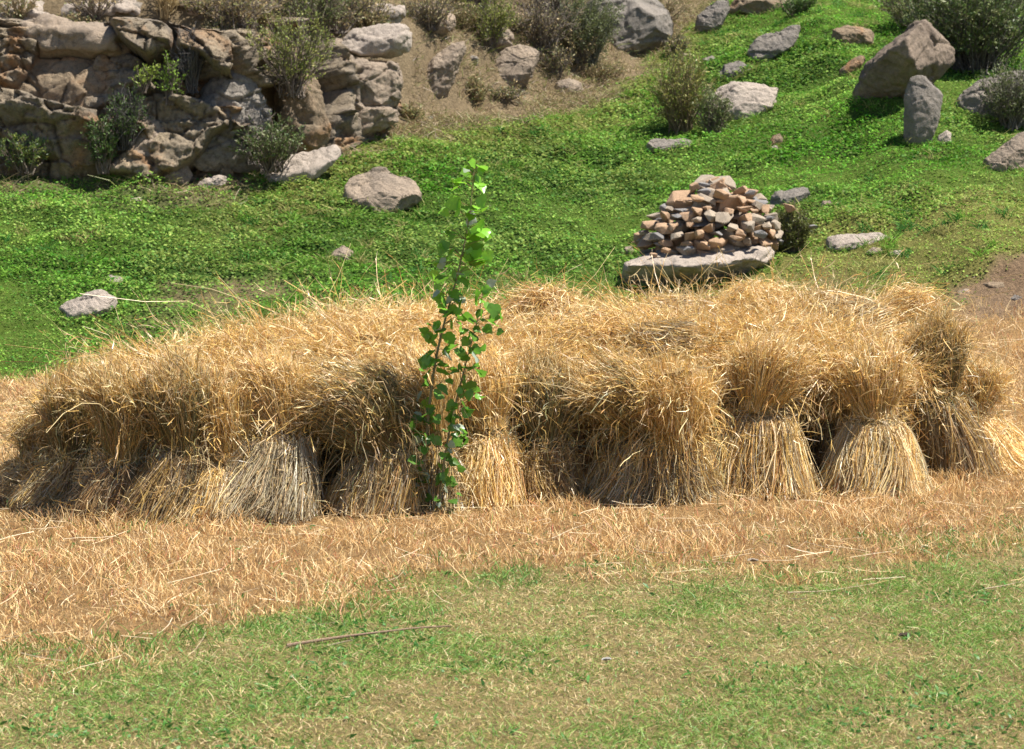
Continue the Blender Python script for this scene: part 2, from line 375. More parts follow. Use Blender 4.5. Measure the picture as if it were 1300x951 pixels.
R('stone', [(1124,325),(1135,317),(1150,318),(1150,324),(1136,328)], 'bluish pale stone in the short grass, rightmost of the flat stones by the cairn', 'pale', .8, cat='stone', tilt=.5)
R('stone', [(1098,264),(1103,259),(1109,261),(1109,266),(1101,267)], 'tiny pink stone alone in the green slope right of the cairn', 'tan', .9, cat='stone')
R('flat_rock', [(974,256),(985,244),(1010,238),(1040,237),(1025,245),(1008,252),(990,262),(978,262)], 'long thin grey rock behind the right shoulder of the cairn', 'grey', .5, cat='rock', tilt=.5)
R('standing_stone', [(520,118),(528,95),(548,70),(575,55),(590,52),(592,62),(575,95),(562,118),(548,133),(525,130)], 'long slanting slab of rock propped below the shrubs, right of the cliff', 'tan', .5, cat='rock', tilt=.2, cuts=3, facet=.4)
R('boulder', [(618,100),(622,82),(640,62),(660,56),(686,62),(684,76),(668,98),(650,108),(630,114)], 'brownish boulder under the grey brush at top centre', 'tan', .5, tilt=.3)
R('ledge_rock', [(428,50),(445,38),(480,30),(520,28),(530,40),(520,56),(495,64),(450,62),(430,54)], 'sunlit shelf of rock jutting above the layered rock', 'pale', .5, cat='rock', D=28.4, tilt=.6)
R('boulder', [(880,42),(885,20),(905,2),(925,-5),(928,12),(915,32),(895,44)], 'grey slanting boulder at the top of the photo left of the green gully', 'grey', .6)
R('boulder', [(735,30),(745,5),(770,-14),(820,-16),(850,2),(858,28),(845,52),(815,66),(775,68),(750,55)], 'big rounded grey boulder behind the olive bush at top', 'grey', .7, cuts=6)
R('boulder', [(925,10),(940,-6),(990,-10),(1030,2),(1012,12),(960,18)], 'low brown rock at the very top edge between boulders', 'brown', .5)
R('ledge_rock', [(318,226),(330,212),(360,202),(400,192),(430,184),(440,188),(425,202),(395,212),(365,224),(335,234)], 'pale broken ledge at the foot of the cliff, slanting up to the right', 'pale', .4, cat='rock', tilt=.6, res=52)
R('flat_rock', [(248,236),(262,224),(288,220),(290,230),(270,240),(252,242)], 'small pale rock at the left end of the broken ledge', 'pale', .7, cat='rock')
R('flat_rock', [(146,256),(160,249),(182,247),(200,251),(180,256),(160,259)], 'thin pinkish rock lying at the upper edge of the green slope', 'pale', .8, cat='rock', tilt=.5)
R('ledge_rock', [(-10,30),(-12,2),(20,-6),(60,0),(78,14),(60,28),(25,34)], 'pale rock ledge in the top left corner of the photo', 'pale', .5, cat='rock', tilt=.5)
R('ledge_rock', [(128,46),(140,30),(175,22),(215,26),(240,38),(225,50),(170,54)], 'cracked tan ledge on the cliff top left of the brush', 'tan', .5, cat='rock', tilt=.5, D=27.6)
R('ledge_rock', [(395,70),(402,52),(430,46),(452,56),(448,72),(420,76)], 'small tan rock beside the sunlit shelf', 'tan', .5, cat='rock', D=28.6)
R('ledge_rock', [(255,30),(270,16),(310,10),(330,20),(322,34),(285,38)], 'flat tan rock among brush at the top left', 'tan', .5, cat='rock')
R('boulder', [(520,30),(535,14),(565,10),(582,22),(575,36),(545,42)], 'small tan boulder in dry brush at top centre left', 'tan', .5)
R('ledge_rock', [(-20,52),(-24,30),(30,18),(80,20),(130,30),(118,44),(60,50)], 'broad pale ledge just above the cliff lip in the top left corner', 'tan', .4, cat='rock', tilt=.5, facet=1.2, res=70)
R('ledge_rock', [(60,18),(75,0),(130,-10),(180,-4),(190,12),(140,22)], 'long pale ledge at the very top left, cut by the top edge', 'pale', .4, cat='rock', tilt=.5, facet=1.2)
R('ledge_rock', [(200,14),(215,-6),(260,-12),(300,-2),(290,14),(240,20)], 'tan ledge at the top edge among dry brush', 'tan', .5, cat='rock', tilt=.5, facet=1.2)
R('ledge_rock', [(420,26),(440,10),(480,4),(520,10),(515,24),(460,30)], 'flat pinkish ledge above the sunlit shelf', 'pale', .5, cat='rock', tilt=.5, facet=1.2)
R('boulder', [(700,118),(706,104),(722,98),(738,104),(742,116),(722,122)], 'small tan boulder in dry grass below the brush at top centre', 'tan', .6)
R('boulder', [(596,52),(604,34),(630,26),(652,36),(650,52),(620,60)], 'tan boulder half hidden by brush at top centre', 'tan', .6)
R('stone', [(788,322),(792,314),(802,312),(806,320),(800,326)], 'tan stone fallen at the left foot of the cairn', 'tan', .8, cat='stone')
R('stone', [(1040,262),(1044,255),(1054,254),(1058,262),(1048,266)], 'tan stone fallen in the grass right of the small bush, beyond the cairn', 'tan', .8, cat='stone')
# big blocks of the cliff
cb = lambda *a, **k: R('cliff_boulder', *a, **k)
cb([(95,206),(70,190),(78,168),(100,160),(118,164),(133,182),(136,205),(120,218),(100,216)], 'rounded tan boulder with orange stains at the foot of the cliff at left', 'brown', .6, D=25.7)
cb([(138,215),(150,190),(165,165),(178,148),(200,152),(212,180),(238,205),(246,222),(235,236),(190,238),(150,228)], 'pair of low tan rocks at the middle of the cliff foot', 'tan', .45, D=25.7, res=52)
cb([(225,190),(232,150),(255,110),(280,85),(310,82),(332,110),(345,140),(340,170),(325,200),(290,206),(250,212)], 'big fractured grey block in the middle of the cliff', 'cliffgrey', .5, D=26.1, res=66, facet=1.3)
cb([(400,150),(398,110),(405,80),(425,68),(480,66),(512,72),(516,110),(505,140),(480,160),(440,172),(415,168)], 'layered cream rock with a hollow, at the right end of the cliff', 'tan', .5, D=28.0, res=66, facet=1.3)
cb([(0,60),(-20,25),(40,22),(110,30),(180,40),(215,52),(190,62),(120,66),(60,66)], 'sunlit overhanging lip of pale rock along the cliff top at left', 'tan', .35, D=26.3, res=70, facet=.9)
cb([(345,120),(350,95),(372,80),(398,88),(402,130),(420,160),(410,190),(375,186),(352,160)], 'stained brown block between the grey block and the layered rock', 'brown', .5, D=27.1, res=50)
cb([(180,115),(195,80),(222,62),(248,80),(252,110),(232,140),(205,150)], 'brownish cleft block under the cliff lip', 'brown', .6, D=26.4, res=50)
cb([(0,180),(-15,120),(10,85),(55,70),(120,72),(175,82),(190,120),(172,160),(110,176),(50,188)], 'broad orange-brown face of the cliff at the left edge', 'brown', .3, D=26.2, res=90, facet=1.5)

# cliff sheet behind the blocks
nu, nv = 560, 150
xu = np.linspace(-13.5, -1.3, nu); yu = cliff_y(xu)
tx = np.gradient(xu); ty = np.gradient(yu); ln = np.hypot(tx, ty); nrm = np.stack([ty / ln, -tx / ln], -1)   # pointing to the camera side
tv = np.linspace(0, 1, nv)
hc = np.interp(xu, [-6.6, -4, -2.5, -1.9, -1.3], [1.95, 1.95, 1.7, 1.1, .1])
prof_h = np.interp(tv, [0, .08, .55, .72, .8, 1], [-.5, -.1, .78, 1.0, 1.03, 1.05]); prof_d = np.interp(tv, [0, .08, .55, .72, .8, 1], [.0, .05, .55, .85, 1.2, 3.2])
zb = hgt(xu, yu)
U, Vv = np.meshgrid(np.arange(nu), np.arange(nv), indexing='ij')
px_ = xu[U] - nrm[U, 0] * prof_d[Vv]; py_ = yu[U] - nrm[U, 1] * prof_d[Vv]; pz_ = zb[U] + prof_h[Vv] * hc[U]
pz_ = np.where(prof_d[Vv] > 1.3, np.minimum(pz_, hgt(px_, py_) - .05 + .0 * pz_) , pz_)
q = np.stack([px_, py_, pz_], -1); w = q + .3 * np.stack([fbm(q * 1.2, 3, 1), fbm(q * 1.2, 3, 2), fbm(q * 1.2, 3, 3)], -1)
st_ = (q[..., 2] + .35 * q[..., 0] * .3 + .22 * fbm(q * .9, 3, 15)) * 3.4; d = .075 * ((st_ - np.floor(st_)) ** 2 - .4) + .07 * fbm(q * 2, 4, 6) + .05 * fbm(q * 8, 3, 7) + .02 * fbm(q * 24, 3, 7)
for fr_, am, sd in ((np.array([.62, .62, 1.1]), .75, 77), (np.array([1.9, 1.9, 3.]), .15, 78), (np.array([5.5, 5.5, 10.]), .045, 79)):
    f1, f2, idr, ctr = worley(w * fr_, sd)
    tl = np.stack([_hash(*(np.floor(ctr * 7).astype(np.int64)[..., j] for j in range(3)), sd + u) - .5 for u in range(3)], -1)
    d = d + am * ((idr - .4) + 1.6 * np.sum((w * fr_ - ctr) * tl, -1)) - am * .5 * np.exp(-((f2 - f1) / .045) ** 2)
d *= sst(1.0, .75, tv)[Vv]
q[..., 0] += nrm[U, 0] * d; q[..., 1] += nrm[U, 1] * d; q[..., 2] += .15 * d
b0 = (np.arange(nu - 1)[:, None] * nv + np.arange(nv - 1)[None]).ravel()
tag(link('cliff', np_mesh('cliff', q.reshape(-1, 3), [np.stack([b0, b0 + nv, b0 + nv + 1, b0 + 1], -1)], None, True, M_CLIFF)), 'broken ochre and grey rock cliff at upper left', 'cliff', kind='structure')

# ------------------------------------------------------------------ cairn
slab = R('rock_slab', [(788,350),(794,332),(826,320),(880,315),(940,310),(978,312),(986,326),(950,346),(915,360),(890,366),(840,366),(800,364)], 'large tilted slab of grey rock under the cairn', 'pale', .6, cat='rock', tilt=0, res=72, sink=.02, cuts=4, facet=.5, ring=False, front=[(796,337,.45),(840,333,.6),(872,338,.75),(900,346,.62),(980,324,.5),(826,366,.1),(880,362,.3)])
svars = []
for k in range(9):
    r = np.random.default_rng(500 + k); v = norm(r.normal(size=(12, 3))) * r.uniform(.8, 1.1, (12, 1)) * np.array([1, .85, r.uniform(.55, .8)])
    bm = bmesh.new(); vs = [bm.verts.new(p) for p in v]; h_ = bmesh.ops.convex_hull(bm, input=vs)
    bmesh.ops.delete(bm, geom=[g_ for g_ in set(h_['geom_interior']) | set(h_['geom_unused']) if isinstance(g_, bmesh.types.BMVert)], context='VERTS')
    bmesh.ops.dissolve_limit(bm, angle_limit=.3, verts=bm.verts, edges=bm.edges); bmesh.ops.bevel(bm, geom=bm.edges[:] + bm.verts[:], offset=.07, segments=2, affect='EDGES', profile=.6)
    me = bpy.data.meshes.new('stone'); bm.to_mesh(me); bm.free(); me.materials.append(M_STONE[[0, 1, 0, 1, 2, 0, 1, 0, 2][k]]); svars.append(me)
sD = slab.location[1]; r = np.random.default_rng(9)
mpp = sD / F
cx0, czb = P(890, 330, sD)[0], P(890, 332, sD)[2]
def cairn_stone(px, py, s, dy, var, lab, g=None, flat=1.):
    p = P(px, py, sD + dy + (.15 if g is None else 0))
    o = link('stone', svars[var], loc=p); o.rotation_euler = (r.uniform(-.35, .35), r.uniform(-.35, .35), r.uniform(0, 6.28)); o.scale = (s, s * r.uniform(.8, 1), s * flat * r.uniform(.75, 1))
    tag(o, lab, 'stone', g); return o
CG = 'stones heaped in the cairn'
big = [(915,247,.125,-.30,0,'largest reddish stone near the top front of the cairn'),(885,250,.10,-.28,2,'blunt brown stone at upper left of the cairn, beside the largest reddish one'),(882,237,.075,-.15,5,'small dark reddish stone just below the cairn peak on its left'),
 (887,297,.11,-.62,7,'rounded orange stone low in the middle of the cairn front'),(965,297,.10,-.50,4,'bluish grey angular stone at lower right of the cairn'),(875,317,.10,-.62,8,'dark grey stone resting on the slab at the cairn foot'),
 (935,302,.095,-.58,0,'brick coloured stone at the lower right of the cairn, beside the bluish one'),(952,245,.085,-.05,4,'white-grey stone on the right shoulder of the cairn'),(902,232,.08,.05,3,'pale grey stone at the very peak of the cairn'),
 (1003,262,.11,.1,2,'pinkish stone fallen just right of the cairn, behind the bush'),(960,262,.11,-.1,1,'tan slab stone sliding down the right shoulder of the cairn'),(1032,288,.085,-.2,8,'grey stone in the grass right of the small bush'),
 (845,318,.085,-.50,0,'flat brown stone on the left end of the slab'),(830,324,.06,-.52,5,'small pink stone at the left end of the slab')]
for a in big: cairn_stone(*a[:5], a[5])
def prof(t):   # cairn outline in px: height -> (left,right)
    yy = [228, 240, 255, 272, 290, 308, 328]; l = [896, 878, 856, 832, 812, 808, 812]; rr = [918, 944, 968, 986, 994, 990, 980]
    return np.interp(t, yy, l), np.interp(t, yy, rr)
cnt = 0
for k_, (a_, b_) in enumerate([(850, 296), (885, 302), (925, 302), (955, 298), (870, 276), (905, 272), (940, 278), (890, 256), (915, 254), (836, 304), (865, 316), (893, 318), (920, 318), (955, 314), (868, 292), (905, 290), (893, 275), (905, 243)]): cairn_stone(a_, b_, .21, .26, k_ % 9, 'weathered brown or grey stone heaped in the cairn on the slab', CG)
for shell, (kz, jr) in enumerate(((1., .0), (.80, .0), (.42, 0))):
    py = 321. - 4 * shell
    while py > 231:
        s0 = np.interp(py, [230, 260, 300, 325], [.10, .088, .09, .10]) * (1.32, 2.0, 2.2)[shell]
        l, rr = prof(py); cxp = (l + rr) / 2; rad = (rr - l) / 2 * mpp * kz - s0 * .5
        if rad < .05: rad = .05
        n = max(4, int(2 * PI * rad * .95 / (s0 * 1.55)))
        a0 = r.uniform(0, 6.28)
        for k in range(n):
            a = a0 + 2 * PI * k / n + r.uniform(-.1, .1)
            if math.sin(a) > .35: continue
            s = s0 * r.uniform(.6, 1.5) * (.62 + .5 * r.random() if shell == 0 and r.random() < .4 else 1)
            dx = math.cos(a) * rad; dy = math.sin(a) * rad * .85
            cairn_stone(cxp + dx / mpp, py + r.uniform(-3, 3), s, dy + .30, int(r.integers(0, 9)), 'weathered brown or grey stone heaped in the cairn on the slab', CG, .85); cnt += 1
        py -= s0 / mpp * (.82 if shell == 0 else .7)
print('cairn stones', cnt)

# ------------------------------------------------------------------ straw sheaves
ST = dict(gold=c3(.70, .455, .145), pale=c3(.80, .62, .33), brown=c3(.40, .27, .13), olive=c3(.33, .30, .12), rust=c3(.55, .32, .13), grey=c3(.47, .39, .25))
def pick(n, w, r):
    ks = list(w); p = np.array([w[k] for k in ks], float); p /= p.sum()
    c = np.array([ST[k] for k in ks])[r.choice(len(ks), n, p=p)]
    return c * r.uniform(.72, 1.2, (n, 1)) * r.uniform(.95, 1.05, (n, 3))
HW = dict(gold=6, pale=3, rust=1.2, brown=1, olive=.5); BW = dict(brown=2.2, grey=3.2, gold=2.2, pale=1.6, rust=.6)
def frame(ax):
    ax = ax / np.linalg.norm(ax); e1 = np.cross(ax, [0, 0, 1.]) if abs(ax[2]) < .9 else np.cross(ax, [0, 1., 0]); e1 = e1 / np.linalg.norm(e1)
    if abs(ax[2]) >= .9 and e1[0] < 0: e1 = -e1
    return e1, np.cross(ax, e1)
def sheaf_meshes(B, T, H, rb, rt, rh, seed, nb=1500, nh=2400, droop=.35, lying=False, hw=HW, bw=BW, fly=26, tangle=.22, bell=.5, bits=.8, col_=.55, mess=.045, amp=.10, bee=False, tone=1., htone=1., align=0., hang=0, flop=(0, 0, 0)):
    r = np.random.default_rng(seed); B, T, H = map(lambda v: np.array(v, float), (B, T, H)); flop = np.array(flop, float)
    axu = H - T; axl = T - B
    eu1, eu2 = frame(axu)
    if lying: el1, el2 = frame(axl)
    else: el1, el2 = np.array([1., 0, 0]), np.array([0, 1., 0])
    def lock(Q, a, f):
        q = (Q * np.array([1, 1, .45])) * f + seed * 1.37; return a * np.stack([fbm(q, 2, 1), fbm(q, 2, 2), fbm(q, 2, 3) * .6], -1)
    # --- butt end
    def lower(n, K=10):
        t = np.sin(np.linspace(0, 1, K) * PI / 2)[None]; ph = r.uniform(0, 2 * PI, n)[:, None]; rho = np.where(r.random(n) < .7, r.uniform(.82, 1.06, n), np.sqrt(r.random(n)))[:, None]
        t0 = np.abs(r.normal(0, .05, n))[:, None]; tt = t0 + (1 + .10 - t0) * t * np.where(r.random((n, 1)) < .12, r.uniform(.4, .95, (n, 1)), 1)
        rad = rt + (rb - rt) * np.clip(1 - tt, 0, 1) ** bell; rad = rad * (1 + .07 * np.sin(ph * 3 + seed) + .05 * np.sin(ph * 7 + seed * 2))
        pht = ph + (r.normal(0, tangle, n) * np.where(r.random(n) < .15, 3.2, 1))[:, None] * (1 - tt) + .15 * np.sin(seed) * (1 - tt)
        c = B + (T - B) * tt[..., None]
        Q = c + (rad * rho)[..., None] * (np.cos(pht)[..., None] * el1 + np.sin(pht)[..., None] * el2)
        Q += r.normal(0, .034, (n, 1, 3)) * (1 - tt[..., None]) + r.normal(0, .012, (n, 1, 3)) * np.sin(tt * PI)[..., None]
        Q += lock(Q, .10, 4.5) * (1 - tt[..., None]) ** .7
        Q += r.normal(0, .004, (n, K, 3))
        return Q
    m1 = MB()
    Q = lower(nb); 
    if not lying: Q[..., 2] = np.maximum(Q[..., 2], .004)
    m1.ribbons(Q, r.uniform(.0022, .0048, (nb, 1)) * np.ones(10), pick(nb, bw, r) * tone, r.normal(size=(nb, 1, 3)))
    # --- head end
    def upper(n, K=8, lenr=(.55, 1.12), wild=0., rr=None):
        t = np.linspace(0, 1, K)[None]; ph = r.uniform(0, 2 * PI, n)[:, None]
        rho = np.where(r.random(n) < .55, r.uniform(.75, 1.08, n), np.sqrt(r.random(n)))[:, None]
        ln = r.uniform(*lenr, n)[:, None]; tt = -.10 + (ln + .1) * t; tp = np.clip(tt, 0, 2)
        up = axu[None, None] * (tt * (1.02 - .18 * rho ** 2 * tp))[..., None]
        rad = rt * 1.15 + (rh - rt * 1.15) * (np.sin(np.minimum(tp, 1.2) ** .75 * PI * .68) if bee else tp ** col_)
        rad = rad * (1 + .10 * np.sin(ph * 2 + seed * 1.3) + .07 * np.sin(ph * 5 + seed))
        ph2 = ph + r.normal(0, tangle * 1.3, n)[:, None] * tp
        out = (np.cos(ph2)[..., None] * eu1 + np.sin(ph2)[..., None] * eu2)
        Q = T + up + out * (rad * rho)[..., None]
        dr = droop * 2.2 * (rho ** 1.5) * np.clip(tp - .5, 0, 2) ** 2 * r.uniform(.4, 1.5, n)[:, None]
        Q[..., 2] -= dr
        Q += flop * (tp ** 2)[..., None] * r.uniform(.6, 1.3, (n, 1, 1))
        Q += lock(Q, amp, 5.5) * tp[..., None]
        kk = (r.random((n, 1, 1)) < (.07 if bee else .16)) * .13
        Q += (r.normal(0, 1, (n, 1, 3)) * np.array([1, 1, .55])) * (mess + kk + wild) * (tp ** 1.6)[..., None] + r.normal(0, .02, (n, 1, 3)) * np.sin(np.clip(tp, 0, 1) * PI)[..., None]
        Q += r.normal(0, .004, (n, K, 3))
        return Q
    m2 = MB(); Q = upper(nh, lenr=(.45, 1.0) if bee else (.55, 1.12)); cw = pick(nh, hw, r) * htone
    m2.ribbons(Q, r.uniform(.0020, .0044, (nh, 1)) * np.ones(8), cw, r.normal(size=(nh, 1, 3)))
    # short crooked leaf blades and broken bits lying all over the outside
    nbk = int(nh * bits); S = upper(nbk, 8); k = r.integers(3, 8, nbk); s0 = S[np.arange(nbk), k]; dv = norm(norm(S[np.arange(nbk), k] - S[np.arange(nbk), k - 1]) * align + r.normal(size=(nbk, 3)) * np.array([1, 1, .7])) * r.uniform(.05, .16, (nbk, 1))
    t = np.linspace(0, 1, 4)[None, :, None]; bend = r.normal(0, .02, (nbk, 1, 3)); Qb = s0[:, None] + dv[:, None] * t + bend * (t * (1 - t)) * 4; Qb[..., 2] -= .02 * t[..., 0] ** 2
    m2.ribbons(Qb, r.uniform(.003, .007, (nbk, 1)) * np.array([.6, 1, .8, .2]), pick(nbk, dict(gold=3, pale=4, rust=1), r) * (.4 + .6 * htone))
    nk = int(nb * .7); S = lower(nk); s0 = S[np.arange(nk), r.integers(0, 10, nk)]; dv = norm(r.normal(size=(nk, 3))) * r.uniform(.04, .18, (nk, 1)); Qk = s0[:, None] + dv[:, None] * t + r.normal(0, .02, (nk, 1, 3)) * (t * (1 - t)) * 4
    if not lying: Qk[..., 2] = np.maximum(Qk[..., 2], .005)
    m1.ribbons(Qk, r.uniform(.003, .006, (nk, 1)) * np.array([.6, 1, .8, .2]), pick(nk, dict(gold=2, pale=4, brown=1, grey=1), r))
    if hang:
        ph = r.uniform(0, 2 * PI, hang)[:, None]; t = np.linspace(0, 1, 8)[None]; o = np.cos(ph)[..., None] * eu1 + np.sin(ph)[..., None] * eu2
        L_ = r.uniform(.10, .26, (hang, 1)); Qh = T + axu * r.uniform(-.05, .45, (hang, 1))[..., None] + o * (rt + (rh - rt) * .5 + L_ * np.sin(t * PI * .55))[..., None]; Qh[..., 2] -= (t ** 2) * r.uniform(.05, .26, (hang, 1)); Qh += lock(Qh, .12, 4) * t[..., None] + r.normal(0, .05, (hang, 1, 3)) * t[..., None] + r.normal(0, .004, Qh.shape)
        m2.ribbons(Qh, r.uniform(.003, .0055, (hang, 1)) * np.ones(8), pick(hang, hw, r) * htone)
    if fly:
        Qf = upper(fly, 8, (1.0, 1.45), .07); m2.ribbons(Qf, .0042 * np.array([1, 1, 1, 1, .9, .8, .7, .5]), pick(fly, dict(pale=3, gold=2, brown=1), r))
        Ql = lower(fly if not lying else 1) ; fl_n = len(Ql); Ql += r.normal(0, .05, (fl_n, 1, 3)) * (1 - np.linspace(0, 1, 10))[None, :, None]
        if not lying: Ql[..., 2] = np.maximum(Ql[..., 2], .01)
        m1.ribbons(Ql, .004 * np.ones(10), pick(fl_n, dict(pale=3, grey=1), r))
    # loose core so that no light shines through
    def lathe(m, pts, rads, ea, eb, col):
        K = len(pts); sd = 12; an = np.arange(sd) * 2 * PI / sd
        V = np.array(pts)[:, None] + np.array(rads)[:, None, None] * (np.cos(an)[:, None] * ea + np.sin(an)[:, None] * eb)[None]
        V = V + r.normal(0, .012, V.shape)
        i = np.arange(K - 1)[:, None] * sd; j = np.arange(sd)[None]; j2 = (j + 1) % sd
        V = np.concatenate([V.reshape(-1, 3), [pts[-1]]]); f = np.stack([i + j, i + j2, i + sd + j2, i + sd + j], -1).reshape(-1, 4); l = (K - 1) * sd
        m.add(V, [f, np.stack([l + j[0], l + j2[0], np.full(sd, K * sd)], -1)], col)
    ts = np.sin(np.linspace(0, 1, 10) * PI / 2); lathe(m1, [B + (T - B) * a for a in ts], [(rt + (rb - rt) * (1 - a) ** bell) * .66 for a in ts], el1, el2, ST['brown'] * .8)
    ts = np.linspace(0, .8, 5); lathe(m2, [T + axu * a + flop * a * a for a in ts], [(rt + (rh - rt) * a ** .75) * .62 for a in ts], eu1, eu2, ST['brown'] * .8)
    # --- ears with awns on the straw tips
    m3 = MB(); ne = int(nh * (.22 if bee else .38)); idx = r.choice(nh, ne, replace=False); tip = Q[idx, -1]; dr = norm(Q[idx, -1] - Q[idx, -3]); el = r.uniform(.035, .07, (ne, 1, 1))
    t = np.linspace(0, 1, 4)[None, :, None]; Qe = tip[:, None] + dr[:, None] * t * el; Qe[..., 2] -= .015 * t[..., 0] ** 2
    ce = pick(ne, dict(gold=4, pale=4, rust=1), r); m3.ribbons(Qe, np.array([.003, .007, .007, .002]), ce)
    for a in range(2):
        dv = norm(dr + r.normal(0, .22, (ne, 3))); Qa = Qe[:, 1][:, None] + dv[:, None] * np.linspace(0, 1, 3)[None, :, None] * r.uniform(.06, .12, (ne, 1, 1)); m3.ribbons(Qa, np.array([.0022, .0018, .0008]), ce * 1.05)
    # --- band
    m4 = MB(); an = np.linspace(0, 2 * PI, 26)
    for k in range(7):
        rr_ = rt * 1.05 + r.uniform(0, .012); Qk = T + rr_ * (np.cos(an)[:, None] * eu1 + np.sin(an)[:, None] * eu2) + axu / np.linalg.norm(axu) * (.012 * np.sin(an * 4 + k * .9)[:, None] + r.uniform(-.02, .02))
        m4.tubes(Qk[None], .0032 * np.ones(26), ST['pale'][None] * .9, 4)
    return [('stalks', m1.mesh('stalks', M_STRAW)), ('straw', m2.mesh('straw', M_STRAW)), ('ears', m3.mesh('ears', M_STRAW)), ('binding', m4.mesh('binding', M_STRAW))]
SG = 'straw sheaves stacked in the long heap'
def place(meshes, loc, label, rz=0, sc=1, name='straw_sheaf', group=SG):
    e = empty(name, loc); e.rotation_euler = (0, 0, rz); e.scale = (sc, sc, sc); tag(e, label, 'sheaf', group)
    for n, m in meshes: link(n, m, parent=e)
    return e
OL = dict(gold=3, olive=3, brown=2.2, pale=1.2, rust=.8); DK = dict(brown=4, grey=2, gold=2, rust=.8, pale=.7)
# foot px, foot py (front of skirt), rb | tie px, tie z | head px, head z, dy | rh, droop, flop
VO = dict(olive=4, brown=3, gold=1.5, rust=.7, pale=.5)
FR = [
 (14, 634, .20, 40, .24, 58, .50, .20, .15, .20, (0, -.02, 0), OL, 'lowest olive-brown sheaf at the far left tip of the stack'),
 (54, 652, .21, 84, .32, 98, .86, .18, .16, .20, (-.02, -.04, 0), VO, 'olive sheaf second from the left tip, its stalks sweeping down to the left'),
 (118, 664, .20, 150, .38, 150, .97, .04, .16, .20, (0, -.04, 0), OL, 'sheaf with a reddish-brown bent butt beside a dark hollow at left'),
 (180, 666, .24, 226, .44, 214, 1.0, .02, .16, .20, (0, -.02, 0), VO, 'sheaf under the dark beehive-shaped head at left, long grey stalks slanting left'),
 (252, 665, .20, 284, .36, 278, .94, .32, .17, .20, (0, -.02, 0), HW, 'narrow sheaf left of the big fan-shaped sheaf'),
 (322, 666, .33, 356, .54, 330, .97, .26, .18, .20, (0, -.02, 0), HW, 'big fan-shaped sheaf with a wide grey skirt of stalks, left of the dark gap'),
 (478, 658, .29, 492, .38, 412, .96, .06, .25, .35, (-.05, -.10, -.02), VO, 'sheaf with a drooping dark head left of the sapling, above a low round skirt'),
 (555, 650, .17, 552, .42, 520, .93, .34, .22, .20, (0, 0, 0), HW, 'sheaf standing back behind the foot of the sapling'),
 (622, 648, .215, 622, .46, 606, .93, .44, .23, .20, (0, .05, 0), HW, 'short dome-topped sunlit sheaf just right of the sapling'),
 (698, 642, .18, 694, .36, 694, .93, .22, .19, .25, (0, .0, 0), VO, 'tangled narrow sheaf right of the dome-topped one'),
 (805, 644, .28, 826, .42, 764, .96, .14, .21, .35, (-.02, -.10, -.02), OL, 'sheaf under two hanging golden heads, centre right, beside a black gap'),
 (868, 640, .22, 862, .34, 846, .96, .02, .24, .45, (.02, -.12, -.03), HW, 'golden sheaf with heads hanging far over, left of the widest skirt'),
 (962, 636, .38, 965, .54, 990, 1.0, .14, .21, .15, (.02, -.02, 0), HW, 'sheaf with the widest skirt, its heads fanning upright, right of centre'),
 (1120, 632, .31, 1116, .50, 1100, .95, .24, .21, .15, (0, 0, 0), HW, 'cone-skirted sheaf with a clear waist, between two black gaps at right'),
 (1222, 608, .26, 1196, .54, 1184, 1.10, .04, .16, .20, (0, -.04, 0), VO, 'tallest dark olive sheaf near the right end of the stack'),
 (1282, 603, .24, 1238, .38, 1228, .70, .30, .18, .25, (.05, 0, 0), HW, 'low pale sheaf at the right tip of the stack, stalks spread to the right'),
]
flat = lambda D_, x_: float(hgt(x_, D_))
for k, (fx, fy, rb, txp, tz, hx, hz, dy, rh, dr, fl, hw, lab) in enumerate(FR):
    g = G(fx, fy); D0 = g[1] + rb * .9; foot = np.array([(fx - CX) / F * D0 * 1.0, D0, 0]); foot[2] = hgt(foot[0], foot[1])
    T = np.array([(txp - CX) / F * (D0 + dy * .45) - foot[0], dy * .45, tz]); H = np.array([(hx - CX) / F * (D0 + dy) - foot[0], dy, hz])
    place(sheaf_meshes((0, 0, 0), T, H, rb, .065 + rb * .09, rh, 11 + k, 2700, 3600, dr, hw=hw, bw=(DK, DK, dict(rust=3, brown=3, grey=1), DK, dict(pale=3, gold=3, grey=1), dict(grey=5, brown=2, pale=1), BW, BW, dict(pale=4, gold=4, rust=1), dict(brown=2, gold=2, rust=1), BW, BW, dict(rust=1, gold=3, grey=2, pale=2), dict(pale=4, grey=2, gold=2), DK, dict(pale=4, gold=3))[k], flop=fl, fly=9, align=1.6, bits=.6, bee=True, tone=(.95, .9, .8, .85, 1.1, .95, 1.05, .8, 1.15, .8, 1., .85, 1.05, 1.15, .85, 1.15)[k], amp=.08, mess=.04, hang=(60, 80, 60, 50, 60, 40, 260, 60, 20, 90, 200, 320, 60, 40, 60, 60)[k], htone=(.8, .62, .72, .58, .95, 1, .62, .9, 1.1, .62, .8, 1.05, 1.05, 1, .58, 1)[k]), foot, lab, group=None)
